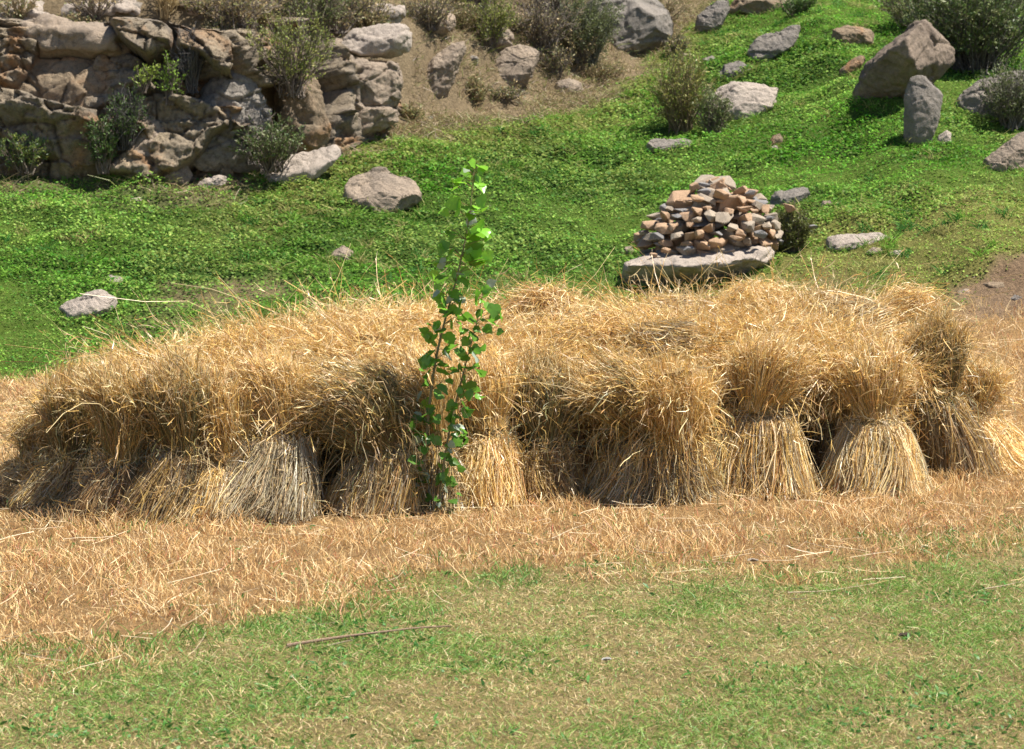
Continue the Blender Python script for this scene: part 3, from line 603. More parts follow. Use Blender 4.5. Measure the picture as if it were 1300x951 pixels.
# inner rows
var = [sheaf_meshes((0, 0, 0), (.03 * math.sin(k * 2), .03, .46), (.10 * math.cos(k * 2.3), .07 * math.sin(k * 1.7), .86), .22, .13, .36 + .03 * (k % 3), 200 + k, 400, 3400, .5, fly=14, tangle=.6, bits=1.5, col_=.75, mess=.09, amp=.18, flop=(.26 * math.sin(k * 2.1), .24 * math.cos(k * 3), .08)) for k in range(6)]
rr = np.random.default_rng(5); inner = 0
fxs = np.array([(a[0] - CX) / F * (G(a[0], a[1])[1]) for a in FR]); fys = np.array([G(a[0], a[1])[1] for a in FR])
for row, off in enumerate((.88, 1.22, 1.62, 2.02, 2.45, 2.88)):
    xl = -2.58 + .16 * row ** 1.4; xr = 2.75 + .05 * row
    for xx in np.arange(xl + (row % 2) * .2, xr, .43):
        yy = np.interp(xx, fxs, fys) + off + rr.uniform(-.08, .08); xj = xx + rr.uniform(-.07, .07)
        edge = min(1.08, .93 + .4 * (xj - xl + .05)) * (1 if xj < 2.2 else 1 - .22 * (xj - 2.2)); bump = 1 + .05 * fbm(np.array([[xj * .8, yy * .8, 0]]), 2, 3)[0] + .05 * sst(.5, 2.2, xj)
        place(var[int(rr.integers(0, 6))], (xj, yy, hgt(xj, yy)), 'straw sheaf inside the stack with only its golden heads showing on top', rr.uniform(0, 6.28), float(edge * bump * (.86, .95, 1, 1, 1, 1)[row])); inner += 1
print('inner', inner)
# sheaves lying on top
def lying(px, py, D, ang, L, rb, rh, seed, lab, pitch=0., **k):
    c = P(px, py + 8, D); dv = np.array([math.cos(ang), math.sin(ang), pitch]); 
    place(sheaf_meshes(-dv * L * .5, dv * L * .05, dv * L * .5, rb, .11, rh, seed, 1500, 2000, .2, lying=True, fly=5, tangle=.6, bits=1.3, mess=.08, amp=.14, **k), c, lab, group=None)
lying(1010, 392, 14.9, 2.9, .8, .16, .24, 301, 'sheaf lying across the highest part of the stack, its looped bright straw facing right', .05)
lying(905, 398, 14.7, .2, .8, .15, .25, 302, 'sheaf lying flat on top of the stack below the cairn slab')
lying(702, 404, 14.2, 1.9, .5, .15, .20, 303, 'short brown bundle poking up on top of the stack right of the sapling', .5, hw=dict(rust=3, brown=3, gold=2), bw=dict(rust=3, brown=3, gold=2))
lying(560, 432, 13.7, 3.0, .8, .15, .24, 304, 'sheaf lying on top of the stack behind the sapling')
lying(1120, 400, 14.6, .4, .8, .15, .24, 305, 'sheaf lying on top near the right end beside the tallest olive sheaf')
lying(400, 446, 13.4, .3, .8, .15, .22, 306, 'sheaf lying on the left part of the stack top below the lone boulder')
lying(800, 430, 13.4, 2.6, .8, .14, .22, 307, 'sheaf lying tousled on the stack top, middle right')

# ------------------------------------------------------------------ ground cover (stuff)
def scatter(n, x0, x1, y0, y1, wedge=True):
    x = rng.uniform(x0, x1, n); y = rng.uniform(y0, y1, n)
    if wedge: k = np.abs(x) < .285 * y + .6; x, y = x[k], y[k]
    return x, y
def blades(x, y, h, tilt, w, col, K=3, z0=0., curl=.3):
    n = len(x); z = hgt(x, y) + z0; B = np.stack([x, y, z], -1)
    dv = np.stack([rng.normal(0, tilt, n), rng.normal(0, tilt, n), np.ones(n)], -1); dv = norm(dv) * h[:, None]
    t = np.linspace(0, 1, K)[None, :, None]; bend = np.stack([rng.normal(0, curl, n), rng.normal(0, curl, n), -np.abs(rng.normal(0, curl * .6, n))], -1) * h[:, None]
    Q = B[:, None] + dv[:, None] * t + bend[:, None] * t ** 2
    return Q
mb = MB()
x, y = scatter(800000, -7, 7, 7.4, 24)
dens = 1 / (1 + .015 * (y - 8) ** 2)
lw, gr, tn, bk, dg = regions(x, y); st = np.clip(1 - lw - gr - tn, 0, 1)
k = (rng.random(len(x)) < st * dens * np.clip(.80 + 1.2 * fbm(p2(x, y, 2.8), 3, 51), .2, 1)) & (y < field_edge(x) + .3); x, y = x[k], y[k]
fr_ = (y > np.interp(x, fxs, fys) + .9) & (y < np.interp(x, fxs, fys) + 2.6) & (np.abs(x) < 2.4); x, y = x[~fr_], y[~fr_]
n = len(x); cc = np.array([c3(.76, .50, .21), c3(.84, .64, .34), c3(.66, .38, .15), c3(.55, .20, .11), c3(.42, .28, .14), c3(.2, .3, .06)])[rng.choice(6, n, p=[.42, .26, .16, .04, .10, .02])] * rng.uniform(.75, 1.15, (n, 1))
h = rng.uniform(.025, .095, n) * (1 + 1.1 * fbm(p2(x, y, 3), 2, 52)) * (1 + .02 * (y - 10))
mb.ribbons(blades(x, y, h, .38, 0, None, 3), rng.uniform(.0026, .0046, (n, 1)) * np.array([1, .9, .45]) * (1 + .03 * (y - 9))[:, None], cc)
xg, yg = scatter(9000, -4.5, 5, 8, 13); _l, _g, _t, *_ = regions(xg, yg); k = (fbm(p2(xg, yg, 2.1), 3, 57) > .22) & (_l < .6) & (rng.random(len(xg)) < .5) & (yg < np.interp(xg, fxs, fys) + .1); xg, yg = xg[k], yg[k]
mb.ribbons(blades(xg, yg, rng.uniform(.03, .10, len(xg)), .5, 0, None, 3), rng.uniform(.003, .007, (len(xg), 1)) * np.array([1, .9, .3]), np.where(rng.random((len(xg), 1)) < .3, c3(.50, .16, .09), c3(.14, .28, .05)) * rng.uniform(.7, 1.3, (len(xg), 1)))
# straw lying flat
x, y = scatter(9000, -7, 7, 7.6, 20); lw, gr, tn, bk, dg = regions(x, y); k = rng.random(len(x)) < np.clip(1 - lw * .97 - gr - tn, 0, 1) * 1; x, y = x[k], y[k]; n = len(x)
a = rng.uniform(0, 2 * PI, n); ln = rng.uniform(.06, .3, n); t = np.linspace(-.5, .5, 4)[None]
bx = rng.normal(0, .015, (n, 1)); X_ = x[:, None] + np.cos(a)[:, None] * ln[:, None] * t + bx * t * t * 4; Y_ = y[:, None] + np.sin(a)[:, None] * ln[:, None] * t
Q = np.stack([X_, Y_, hgt(X_, Y_) + rng.uniform(.01, .05, (n, 1)) + t * rng.normal(0, .04, (n, 1))], -1)
mb.ribbons(Q, rng.uniform(.0018, .004, (n, 1)) * np.ones(4), np.array([c3(.8, .64, .42), c3(.7, .48, .24)])[rng.integers(0, 2, n)] * rng.uniform(.8, 1.15, (n, 1)))
tag(link('stubble', mb.mesh('stubble', M_STUB)), 'orange-tan cut stubble and loose straw around the stack', 'stubble', kind='stuff')
print('stubble', mb.n)
# lawn in the foreground
mb = MB(); x, y = scatter(420000, -3.6, 3.9, 6.3, 12.2); lw, *_ = regions(x, y)
k = rng.random(len(x)) < lw * np.clip(.85 + .7 * fbm(p2(x, y, 2), 3, 61), .25, 1); x, y = x[k], y[k]; n = len(x)
gp = sst(-.2, .25, fbm(p2(x, y, 1.4), 4, 62) + .12 + .06 * np.clip(9 - y, -1, 2))[:, None]
gc = np.array([c3(.20, .34, .06), c3(.27, .40, .09), c3(.12, .26, .04)])[rng.integers(0, 3, n)]; dc_ = np.array([c3(.60, .44, .20), c3(.46, .38, .14), c3(.70, .54, .30)])[rng.integers(0, 3, n)]
isd = (rng.random((n, 1)) < .66 - .44 * gp)
mb.ribbons(blades(x, y, rng.uniform(.008, .032, n) * (1 + .6 * gp[:, 0]), .8, 0, None, 3, 0, .5), rng.uniform(.0022, .0042, (n, 1)) * np.array([1, .8, .25]), np.where(isd, dc_, gc) * rng.uniform(.75, 1.25, (n, 1)))
# broad leaved weeds in little patches
x, y = scatter(60000, -3.6, 3.9, 6.3, 12.2); lw, *_ = regions(x, y); pt = fbm(p2(x, y, 2.3), 3, 65); k = rng.random(len(x)) < (lw + .02) * sst(.12, .45, pt) * .45 + .012; x, y = x[k], y[k]; n = len(x)
mb.ribbons(blades(x, y, rng.uniform(.015, .035, n), 1.4, 0, None, 3, .006, .4), rng.uniform(.010, .016, (n, 1)) * np.array([.5, 1, .3]), np.tile(c3(.07, .19, .035), (n, 1)) * rng.uniform(.8, 1.4, (n, 1)))
# taller green shoots along the lawn / stubble seam
x = rng.uniform(-3.2, 3.6, 5200); y = edge_lawn(x) + rng.normal(.0, .35, 5200); pt = fbm(p2(x, y, 2.8), 2, 67); k = pt > .0; x, y = x[k], y[k]; n = len(x)
mb.ribbons(blades(x, y, rng.uniform(.03, .11, n), .45, 0, None, 4, 0, .4), rng.uniform(.003, .006, (n, 1)) * np.array([1, .9, .7, .2]), np.tile(c3(.14, .27, .05), (n, 1)) * rng.uniform(.7, 1.3, (n, 1)))
tag(link('lawn_grass', mb.mesh('lawn_grass', M_GRASS)), 'short patchy green and dry grass in the foreground', 'grass', kind='stuff')
print('lawn', mb.n)
# hillside herbage
mb = MB(); x, y = scatter(1300000, -13, 13, 18.6, 50); _, gr, tn, bk, dg = regions(x, y); lu = lush_shade(x, y)
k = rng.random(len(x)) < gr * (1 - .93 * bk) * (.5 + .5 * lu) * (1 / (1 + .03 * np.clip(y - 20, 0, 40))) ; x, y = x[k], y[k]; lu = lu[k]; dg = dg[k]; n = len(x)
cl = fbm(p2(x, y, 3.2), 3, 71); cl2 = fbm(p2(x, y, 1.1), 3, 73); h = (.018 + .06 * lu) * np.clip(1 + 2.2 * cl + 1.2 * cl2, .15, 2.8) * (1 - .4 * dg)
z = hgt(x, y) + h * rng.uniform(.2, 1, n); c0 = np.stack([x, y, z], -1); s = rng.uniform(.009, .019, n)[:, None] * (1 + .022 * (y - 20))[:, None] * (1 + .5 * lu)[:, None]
nr = norm(np.stack([rng.normal(0, .55, n), rng.normal(0, .55, n), np.ones(n)], -1)); e1 = norm(np.cross(nr, rng.normal(size=(n, 3)))); e2 = np.cross(nr, e1)
V = np.stack([c0 - e1 * s, c0 + e2 * s * .65, c0 + e1 * s, c0 - e2 * s * .65], 1).reshape(-1, 3)
hue = rng.random((n, 1)); base = np.where(hue < .5, c3(.115, .245, .032), np.where(hue < .85, c3(.185, .305, .045), c3(.05, .16, .018)))
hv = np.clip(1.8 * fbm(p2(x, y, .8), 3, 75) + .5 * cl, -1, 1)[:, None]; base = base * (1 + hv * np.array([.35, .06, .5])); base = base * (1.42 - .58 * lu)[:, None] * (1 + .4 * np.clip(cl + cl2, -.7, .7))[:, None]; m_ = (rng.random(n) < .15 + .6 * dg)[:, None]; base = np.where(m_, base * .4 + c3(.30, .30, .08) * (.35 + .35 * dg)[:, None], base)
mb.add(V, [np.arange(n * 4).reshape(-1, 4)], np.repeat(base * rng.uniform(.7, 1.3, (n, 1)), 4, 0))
x, y = scatter(210000, -13, 13, 18.8, 48); _, gr, tn, bk, dg = regions(x, y); lu = lush_shade(x, y); k = rng.random(len(x)) < gr * (1 - .8 * bk) * (1 - .5 * lu) * .9; x, y, dg = x[k], y[k], dg[k]; n = len(x)
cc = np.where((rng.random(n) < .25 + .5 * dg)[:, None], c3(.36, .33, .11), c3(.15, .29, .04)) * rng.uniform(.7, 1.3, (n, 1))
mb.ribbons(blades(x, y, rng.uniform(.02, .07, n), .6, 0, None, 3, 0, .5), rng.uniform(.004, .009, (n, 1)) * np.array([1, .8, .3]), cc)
x, y = scatter(2600, -12, 12, 19.5, 44); _, gr, tn, bk, dg = regions(x, y); k = (gr > .6) & (bk < .3) & (fbm(p2(x, y, .7), 3, 91) > .02); x, y = x[k], y[k]
for q_ in range(26):
    n = len(x); xx = x + rng.normal(0, .05, n); yy = y + rng.normal(0, .05, n); ty_ = _hash((x * 50).astype(np.int64), (y * 50).astype(np.int64), 0, 5)[:, None]
    cc = np.where(ty_ < .3, c3(.36, .33, .12), np.where(ty_ < .7, c3(.17, .33, .04), c3(.06, .18, .03)))
    mb.ribbons(blades(xx, yy, rng.uniform(.06, .17, n), .5, 0, None, 3, 0, .6), rng.uniform(.006, .014, (n, 1)) * np.array([1, .9, .3]), cc * rng.uniform(.7, 1.3, (n, 1)))
for (fx_, fy_, fw, fd) in FEET:
    n = int(260 * fw + 60); a = rng.uniform(PI * .95, PI * 2.05, n); kx = rng.uniform(.85, 1.15, n); x = fx_ + np.cos(a) * fw * kx; y = fy_ + np.sin(a) * fd * rng.uniform(.9, 1.3, n)
    _, gr, *_r = regions(x, y); k = gr > .3; x, y = x[k], y[k]; n = len(x)
    if n: mb.ribbons(blades(x, y, rng.uniform(.05, .16, n) * min(1, .5 + fw), .5, 0, None, 3, 0, .5), rng.uniform(.006, .013, (n, 1)) * np.array([1, .8, .3]), np.where((rng.random(n) < .3)[:, None], c3(.34, .32, .11), c3(.14, .28, .04)) * rng.uniform(.7, 1.3, (n, 1)))
tag(link('hillside_herbage', mb.mesh('hillside_herbage', M_CLOVER)), 'bright green clover and grass covering the slope', 'grass', kind='stuff')
print('herb', mb.n)
# dry grass above / among the rocks
mb = MB(); x, y = scatter(420000, -12, 9, 25, 48); _, gr, tn, bk, dg = regions(x, y); dc = (y - cliff_y(x)) * .75
incl = (x < -1.5) & (dc > .0) & (dc < 1.1)
k = (rng.random(len(x)) < tn * sst(-.3, .2, fbm(p2(x, y, 1.4), 3, 81) + .12)) & ~incl; x, y = x[k], y[k]; n = len(x)
cc = np.array([c3(.36, .26, .14), c3(.26, .19, .13), c3(.20, .22, .06), c3(.46, .37, .20)])[rng.choice(4, n, p=[.3, .2, .32, .18])] * rng.uniform(.7, 1.2, (n, 1))
mb.ribbons(blades(x, y, rng.uniform(.05, .20, n) * (1 + .8 * fbm(p2(x, y, 1.4), 3, 81)), .7, 0, None, 3, 0, .6), rng.uniform(.006, .013, (n, 1)) * np.array([1, .8, .3]), cc)
tag(link('dry_grass', mb.mesh('dry_grass', M_BUSH)), 'brown dry grass over the slope above the cliff', 'grass', kind='stuff')

# ------------------------------------------------------------------ shrubs
def shrub(px, py, w, h, label, leafc, twigc=(.16, .12, .09), nst=60, nl=60, ls=.02, D=None, spread=.9, elong=2.2, name='shrub', up=.9, dens=1.):
    g = G(px, py) if D is None else P(px, py, D); Dd = g[1]; W = w * Dd / F / 2; Hh = h * Dd / F
    r = np.random.default_rng(int(px * 7 + py)); K = 7; t = np.linspace(0, 1, K)[None, :, None]
    a = r.uniform(0, 2 * PI, nst); rad = np.sqrt(r.random(nst)) * W * spread; top = np.stack([np.cos(a) * rad, np.sin(a) * rad, Hh * r.uniform(.55, 1.08, nst) * np.sqrt(np.clip(1.05 - (rad / W) ** 2 * .7, .1, 2))], -1)
    b = np.stack([r.normal(0, W * .12, nst), r.normal(0, W * .12, nst), np.full(nst, -.06)], -1)
    mid = b * .5 + top * .5 + np.stack([np.cos(a) * rad * .15, np.sin(a) * rad * .15, Hh * .08 * np.ones(nst)], -1) * up
    Q = b[:, None] * (1 - t) ** 2 + 2 * mid[:, None] * t * (1 - t) + top[:, None] * t * t + r.normal(0, W * .02, (nst, K, 3))
    m1 = MB(); m1.tubes(Q, np.linspace(.011, .003, K), np.tile(np.array(twigc), (nst, 1)) * r.uniform(.7, 1.3, (nst, 1)), 4)
    # side twigs
    ns = nst * 7; i = r.integers(0, nst, ns); k = r.integers(2, K, ns); s0 = Q[i, k]; dv = norm(norm(Q[i, k] - Q[i, k - 1]) + r.normal(0, .55, (ns, 3))) * (Hh * r.uniform(.08, .26, ns))[:, None]
    t4 = np.linspace(0, 1, 4)[None, :, None]; S = s0[:, None] + dv[:, None] * t4 + r.normal(0, .02 * Hh, (ns, 1, 3)) * t4 ** 2
    m1.tubes(S, np.linspace(.0045, .0018, 4), np.tile(np.array(twigc), (ns, 1)) * r.uniform(.7, 1.4, (ns, 1)), 3)
    e = empty(name, g); tag(e, label, 'shrub'); link('twigs', m1.mesh('twigs', M_TWIG), parent=e)
    if nl:
        n = nst * nl; j = r.integers(0, ns, n); u = r.random((n, 1)) * 3; fl = np.minimum(u.astype(int)[:, 0], 2); fq = u - fl[:, None]
        c0 = S[j, fl] * (1 - fq) + S[j, fl + 1] * fq + r.normal(0, .012, (n, 3)); d1 = norm(norm(dv[j]) * .8 + r.normal(0, .6, (n, 3)) + [0, 0, .2]); e2 = norm(np.cross(d1, r.normal(size=(n, 3)))); s = (ls * r.uniform(.6, 1.3, n))[:, None]
        V = np.stack([c0, c0 + d1 * s * elong * .5 + e2 * s * .45, c0 + d1 * s * elong, c0 + d1 * s * elong * .5 - e2 * s * .45], 1).reshape(-1, 3)
        lc = np.array(leafc, float).reshape(-1, 3); cc = lc[r.integers(0, len(lc), n)] * r.uniform(.65, 1.3, (n, 1))
        m2 = MB(); m2.add(V, [np.arange(n * 4).reshape(-1, 4)], np.repeat(cc, 4, 0)); link('foliage', m2.mesh('foliage', M_BUSH), parent=e)
    return e
YG = [(.24, .27, .06), (.30, .30, .08), (.18, .22, .05)]; DG = [(.07, .12, .03), (.10, .15, .04)]; OLV = [(.16, .19, .07), (.20, .21, .09), (.12, .15, .05)]; DRY = [(.42, .31, .15), (.34, .27, .13), (.24, .24, .09)]; GT = (.17, .135, .105)
shrub(372, 118, 120, 105, 'loose yellow-green shrub hanging over the cliff face', YG, nst=70, nl=55, D=26.6)
shrub(395, 45, 110, 80, 'olive bush on the cliff top above the loose yellow-green shrub', OLV, nst=80, nl=70)
shrub(243, 112, 46, 66, 'dark leafless twiggy shrub in the cleft of the cliff', [], (.09, .08, .075), nst=90, nl=0, D=26.1)
shrub(160, 185, 60, 66, 'dark bare brush in the crack between the cliff blocks', DG, (.08, .07, .06), nst=80, nl=18, D=25.75)
shrub(130, 215, 44, 60, 'small dark green bush at the foot of the cliff', DG, nst=50, nl=60, D=25.6)
shrub(345, 212, 92, 56, 'grey-green bush at the cliff foot above the broken ledge', DG + OLV, nst=70, nl=50, D=26.0)
shrub(215, 128, 40, 52, 'bright green sprig growing from a cliff crack', [(.22, .34, .05)], nst=16, nl=40, D=25.9)
shrub(183, 112, 40, 34, 'small lime-green tuft left of the green sprig in the cliff', [(.28, .36, .06)], nst=12, nl=34, D=25.9)
shrub(30, 215, 70, 40, 'low green bush at the foot of the cliff at the far left', DG + YG[:1], nst=50, nl=50, D=25.4)
shrub(620, 58, 66, 62, 'upright yellow-green shrub above the slanting slab', YG, nst=60, nl=70)
shrub(545, 34, 80, 38, 'grey-brown bare brush left of the upright yellow-green shrub', DRY, GT, nst=110, nl=14)
shrub(690, 62, 110, 60, 'tangled grey bare brush over the brownish boulder', DRY, GT, nst=130, nl=10)
shrub(700, 15, 110, 60, 'dry brown bush at the top of the photo, centre', DRY + YG[:1], GT, nst=90, nl=30)
shrub(600, 8, 120, 50, 'brown dry bush at the top edge right of the cliff', DRY, GT, nst=90, nl=30)
shrub(745, 84, 80, 90, 'olive willow bush left of the rounded grey boulder', OLV, (.16, .15, .10), nst=150, nl=70)
shrub(735, 85, 60, 45, 'dry golden-brown tuft left of the olive willow bush', DRY, GT, nst=80, nl=20)
shrub(865, 168, 90, 92, 'yellow bush beside the pale pinkish boulder', YG + [(.36, .30, .10)], (.2, .15, .08), nst=90, nl=60)
shrub(905, 172, 50, 50, 'olive bush in front of the yellow bush, under the pale pinkish boulder', OLV, nst=50, nl=55)
shrub(1240, 92, 200, 130, 'large dark spreading bush at the upper right corner', DG + OLV, (.10, .085, .07), nst=260, nl=80, ls=.03)
shrub(1165, 40, 110, 60, 'yellow-green bush behind the largest boulder', YG + OLV, nst=120, nl=60)
shrub(1285, 160, 90, 75, 'bare olive bush between two boulders at the right edge', OLV, (.14, .12, .09), nst=110, nl=34)
shrub(1004, 322, 58, 54, 'small rounded green bush beside the cairn', [(.15, .17, .045), (.21, .22, .06), (.10, .12, .03)], nst=110, nl=90, ls=.016)
shrub(470, 40, 80, 40, 'dry bush on the ledge above the layered rock', DRY, GT, nst=90, nl=24)
shrub(300, 30, 130, 45, 'brown dry brush along the cliff top', DRY, GT, nst=130, nl=24)
shrub(120, 18, 90, 30, 'thin dry tuft on the cliff lip at left', DRY, GT, nst=60, nl=10)
shrub(210, 18, 60, 45, 'pale yellow dry tuft on the cliff lip', [(.5, .38, .18)], (.4, .3, .15), nst=60, nl=12)
shrub(1010, 20, 50, 24, 'low green bush at the top of the green gully', DG, nst=40, nl=60)

for k_, (a_, b_) in enumerate([(20, 20), (255, 10), (330, 25), (440, 12), (605, 122), (650, 30), (720, 60), (705, 85), (760, 90), (745, 30), (840, 20), (860, 60), (465, 30), (280, 48), (95, 40), (640, 118), (590, 30), (425, 30), (520, 145), (470, 165)]):
    shrub(a_, b_ + 8, 58 + 23 * math.sin(k_ * 2.7), 26 + 9 * math.cos(k_ * 1.9), 'low dry tuft of twigs and grass among the rocks of the upper slope', DRY + OLV[:1], GT if k_ % 2 else (.24, .18, .10), nst=70, nl=16, name='dry_tuft')['group'] = 'dry tufts on the upper slope'
rk = np.random.default_rng(77)
for k_, (a_, b_, w_) in enumerate([(45, 40, 34), (100, 10, 26), (170, 12, 40), (285, 22, 30), (350, 12, 24), (445, 18, 34), (540, 14, 30), (575, 40, 20), (600, 75, 22), (700, 92, 16), (655, 20, 26), (900, 75, 22), (870, 70, 14), (490, 175, 26), (545, 150, 14), (1225, 372, 22), (1262, 362, 34), (1290, 380, 24), (1240, 352, 16), (1205, 360, 12)]):
    ang = np.sort(rk.uniform(0, 2 * PI, 9)); R('stone', [(a_ + w_ * .5 * math.cos(t_) * rk.uniform(.8, 1.1), b_ + w_ * .26 * math.sin(t_) * rk.uniform(.8, 1.1)) for t_ in ang], 'small tan rock poking out of the dry slope', ('tan', 'brown', 'grey')[k_ % 3], .7, group='small rocks on the bare ground', cat='stone', res=26)
# ------------------------------------------------------------------ poplar saplings
def leaf_proto():
    # lobed poplar leaf, outline in unit size, petiole at origin, tip at +y
    o = np.array([(0, 0), (.20, -.06), (.42, .03), (.46, .18), (.53, .34), (.42, .46), (.42, .62), (.26, .70), (.14, .88), (0, 1.02)])
    l = o.copy(); l[:, 0] *= -1
    return np.concatenate([o, l[1:-1][::-1]])
LO = leaf_proto()
def sapling(path, label, leaves, seed, r0, sprigs=()):
    D = 11.55; g = G(*path[0]); D = g[1]; r = np.random.default_rng(seed)
    pts = np.array([P(a, b, D) for a, b in path]) - g; pts[0] = [0, 0, -.03]; pts[:, 1] += np.linspace(0, .06, len(pts))
    # smooth resample
    s = np.linspace(0, len(pts) - 1, 40); Q = np.stack([np.interp(s, range(len(pts)), pts[:, k]) for k in range(3)], -1)
    for _ in range(6): Q[1:-1] = .5 * Q[1:-1] + .25 * (Q[:-2] + Q[2:])
    m1 = MB(); rad = np.linspace(r0, .0018, 40); n_ = Q[:, 2]
    cs = np.where(np.arange(40)[:, None] < 26, c3(.13, .13, .05), c3(.22, .26, .07)); m1.tubes(Q[None], rad[None], c3(.26, .22, .10)[None], 7)
    m2 = MB(); m3 = MB()
    items = [(a, b, sz) for a, b, sz in leaves]; items += [(a + r.uniform(-11, 11), b + r.uniform(-12, 12), sz * r.uniform(.55, .9)) for a, b, sz in leaves * 2 if r.random() < .62]
    for (px, py, sz) in items:
        c = P(px, py, D + r.uniform(-.09, .09)) - g
        # attach at nearest point of the stem somewhat below the leaf
        zz = c[2] - r.uniform(.02, .06); k = int(np.argmin(np.abs(Q[:, 2] - zz))); k = min(k, 38); A = Q[k]
        side = c - A; side[2] = 0; sd = side / max(np.linalg.norm(side), .01)
        L_ = sz * 1.12 * D / F; 
        dn = norm(sd * r.uniform(.5, 1.1) + np.array([0, 0, r.uniform(-.9, .35)]) + r.normal(0, .25, 3)); start = c - dn * L_ * .45
        t = np.linspace(0, 1, 6)[:, None]; mid = (A + start) / 2 + [0, 0, .02]; pq = A * (1 - t) ** 2 + 2 * mid * t * (1 - t) + start * t * t
        m1.tubes(pq[None], .0016 * np.ones(6), c3(.32, .24, .09)[None], 4)
        nr = norm(r.normal(0, .6, 3) + np.array([0, -.35, .55])); e1 = norm(np.cross(dn, nr)); nn = np.cross(e1, dn)
        fold = r.uniform(.05, .28); curl = r.uniform(-.25, .2)
        V = start + (LO[:, :1] * e1 + LO[:, 1:] * dn) * L_ * r.uniform(.9, 1.1) + nn * ((np.abs(LO[:, 0]) * fold + LO[:, 1] ** 2 * curl + .04 * np.sin(LO[:, 1] * 9 + LO[:, 0] * 5)) * L_)[:, None]
        cen = start + dn * L_ * .45; nv_ = len(LO); ring = np.arange(nv_); V = np.concatenate([V, [cen]])
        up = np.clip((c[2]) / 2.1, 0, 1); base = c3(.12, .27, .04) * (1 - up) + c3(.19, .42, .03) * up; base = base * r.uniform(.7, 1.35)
        if r.random() < .08: base = c3(.40, .48, .36)
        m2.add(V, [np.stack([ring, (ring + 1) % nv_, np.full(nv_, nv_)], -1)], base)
    e = empty('poplar_sapling', g); tag(e, label, 'sapling')
    link('stem', m1.mesh('stem', M_TWIG, True), parent=e); link('foliage', m2.mesh('foliage', M_LEAF, True), parent=e)
tall = [(600,207,12),(613,214,15),(592,218,15),(583,230,17),(607,227,13),(611,238,17),(578,240,10),(575,258,18),(583,263,17),(612,256,18),(601,265,18),(597,275,14),(580,271,12),(568,297,10),(575,300,14),(608,290,22),(613,300,20),(600,303,18),(618,303,8),(603,325,24),(612,330,20),(595,330,18),(563,316,20),(570,322,16),(550,334,16),(559,335,17),(552,350,16),(560,355,15),(580,352,18),(588,358,16),(592,345,14),(572,368,14),(584,380,20),(577,374,12),(556,377,15),(562,390,18),(567,398,18),(555,412,12),(575,410,16),(586,401,14),(594,404,16),(543,427,16),(548,434,14),(570,430,20),(573,443,18),(560,421,14),(583,396,12),
 (546,452,18),(551,457,14),(535,460,13),(563,465,16),(562,474,18),(568,452,14),(540,475,15),(540,489,10),(562,494,16),(556,502,14),(540,512,16),(548,516,13),(529,533,15),(541,536,14),(547,520,12),(553,533,14),(552,545,12),(532,553,14),(541,560,13),(548,556,10),(555,560,12),(538,573,14),(524,585,16),(540,602,15),(531,598,10),(534,610,14),(506,619,10),(518,624,10),(524,612,9),(526,642,9),(545,632,12),(550,646,10)]
short = [(621,392,15),(607,375,14),(617,367,12),(603,383,12),(627,394,16),(629,403,16),(625,411,16),(601,408,13),(620,419,14),(612,400,14),(601,428,14),(589,422,12),(591,434,12),(604,445,16),(612,442,14),(586,450,12),(602,465,17),(607,472,13),(582,466,15),(577,473,12),(596,492,18),(588,489,14),(604,495,12),(571,515,15),(579,518,14),(590,517,17),(594,523,15),(570,530,14),(583,545,16),(590,547,12),(575,543,12),(581,560,14),(590,562,14),(572,565,12),(567,580,14),(577,588,13),(560,592,12),(566,600,11),(575,612,14),(558,610,14),(567,620,12),(576,636,12),(565,640,11),(554,634,10)]
sapling([(532,652),(536,610),(541,560),(546,500),(553,455),(562,415),(573,380),(583,340),(592,300),(597,265),(600,235),(602,210)], 'tall slender poplar sapling with lobed green leaves in front of the stack', tall, 3, .011)
sapling([(557,653),(560,610),(567,565),(576,520),(588,475),(600,430),(608,400),(613,372)], 'shorter poplar sapling with reddish stalk, just right of the tall one', short, 4, .008)

# ------------------------------------------------------------------ litter
def stick(pp, label, rad, cc, name='stick'):
    pts = np.array([G(a, b) for a, b in pp]); g = pts[0].copy(); s = np.linspace(0, len(pts) - 1, 24); Q = np.stack([np.interp(s, range(len(pts)), pts[:, k]) for k in range(3)], -1) - g
    for _ in range(3): Q[1:-1] = .5 * Q[1:-1] + .25 * (Q[:-2] + Q[2:])
    Q[:, 2] += rad + .015; m = MB(); m.tubes(Q[None], np.linspace(rad, rad * .35, 24)[None], np.array(cc)[None], 6); tag(link(name, m.mesh(name, M_TWIG, True), loc=g), label, 'stick')
stick([(364,826),(400,820),(440,814),(490,808),(530,803),(572,801)], 'long dry stick lying on the grass in the foreground', .008, (.42, .27, .18))
stick([(415,826),(430,822),(448,818)], 'short broken twig beside the long dry stick', .005, (.5, .38, .26))
def dead_leaf(px, py, s, cc, label):
    g = G(px, py); r = np.random.default_rng(int(px)); V = []; 
    th = np.linspace(0, 2 * PI, 14, endpoint=False); rr_ = 1 + .2 * np.sin(th * 3) ; P_ = np.stack([np.cos(th) * rr_ * s, np.sin(th) * rr_ * s * .65, .012 + .5 * s * np.abs(np.sin(th)) + r.uniform(0, .2 * s, 14)], -1)
    V = np.concatenate([P_, [[0, 0, .012]]]); m = MB(); k = np.arange(14); m.add(V, [np.stack([k, (k + 1) % 14, np.full(14, 14)], -1)], np.array(cc)); tag(link('dead_leaf', m.mesh('dead_leaf', M_TWIG), loc=g), label, 'leaf')
dead_leaf(1149, 812, .028, (.10, .06, .035), 'curled dark brown dead leaf on the grass at lower right')
dead_leaf(770, 842, .02, (.7, .66, .6), 'pale curled leaf on the grass at the bottom centre')
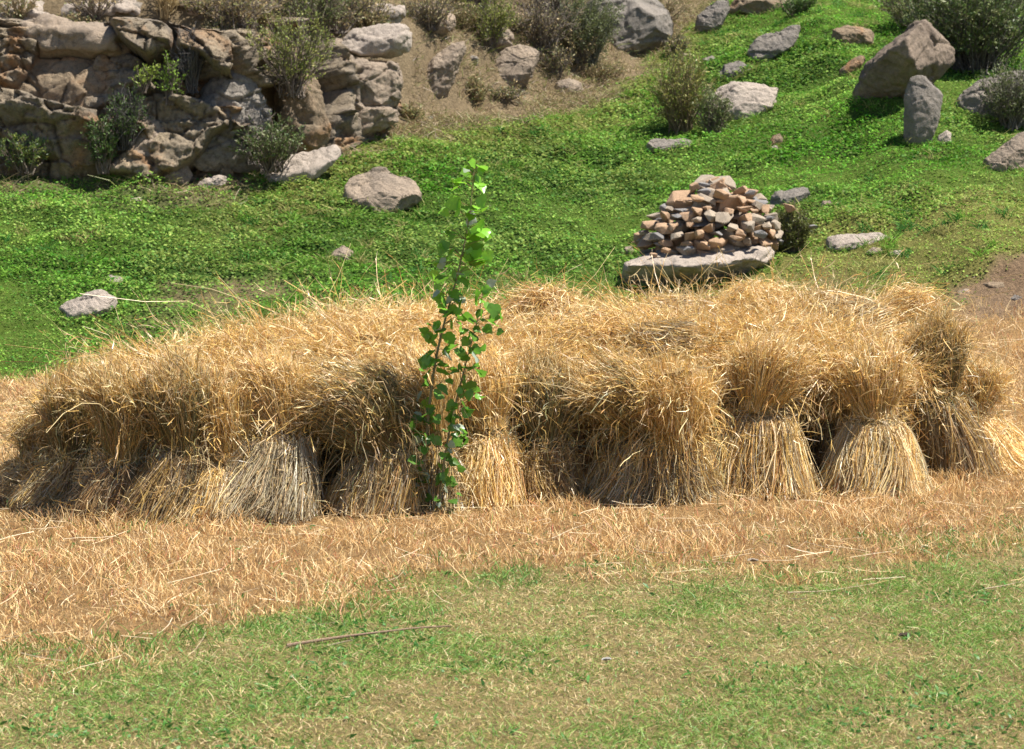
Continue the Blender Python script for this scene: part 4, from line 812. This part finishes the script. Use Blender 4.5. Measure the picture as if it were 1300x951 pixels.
dead_leaf(901, 825, .012, (.25, .14, .09), 'tiny brown leaf scrap on the grass, right of centre')
dead_leaf(956, 716, .028, (.5, .4, .3), 'pale crumpled leaf at the seam of stubble and grass')
dead_leaf(1175, 698, .022, (.75, .75, .7), 'white crumpled petal at the edge of the grass at right')
for a, lab in (([(1000,757),(1050,755),(1112,745)], 'pale bent straw lying on the grass at right'), ([(1250,752),(1275,748),(1300,742)], 'pale straw on the grass at the right edge'), ([(700,688),(730,674),(765,664)], 'thick pale straw on the stubble in front of the stack'), ([(905,712),(930,707),(958,700)], 'short pale straw near the crumpled leaf')):
    stick(a, lab, .0035, (.78, .62, .4), 'straw_stalk')

# ------------------------------------------------------------------ light, camera
sc = bpy.context.scene
SUN = norm(np.array([.44, -.07, .90])); el = math.asin(SUN[2]); az = math.atan2(SUN[0], SUN[1])
w = bpy.data.worlds.new('World'); sc.world = w; w.use_nodes = True; nt = w.node_tree
sky = nt.nodes.new('ShaderNodeTexSky'); sky.sky_type = 'NISHITA'; sky.sun_disc = False; sky.sun_elevation = el; sky.sun_rotation = az; sky.altitude = 3000
nt.links.new(sky.outputs[0], nt.nodes['Background'].inputs[0]); nt.nodes['Background'].inputs[1].default_value = .075
sl = bpy.data.lights.new('sun', 'SUN'); sl.energy = 4.8; sl.angle = math.radians(.5); sl.color = (1, .96, .88); so = bpy.data.objects.new('sun', sl); C.objects.link(so)
so.rotation_euler = Vector(SUN).to_track_quat('Z', 'Y').to_euler()
cam = bpy.data.cameras.new('camera'); co = bpy.data.objects.new('camera', cam); C.objects.link(co); sc.camera = co
co.location = (0, 0, CAMZ); co.rotation_euler = (PI / 2 - PITCH, 0, 0); cam.sensor_width = 36; cam.lens = 36 * F / 1300; cam.clip_end = 1000
cam.dof.use_dof = True; cam.dof.focus_distance = 12.3; cam.dof.aperture_fstop = 5.6
sc.view_settings.view_transform = 'Standard'; sc.view_settings.look = 'None'; sc.view_settings.exposure = 1.12; sc.view_settings.gamma = 1
sc.render.engine = 'CYCLES'; sc.cycles.max_bounces = 6; sc.cycles.diffuse_bounces = 3; sc.cycles.transmission_bounces = 4
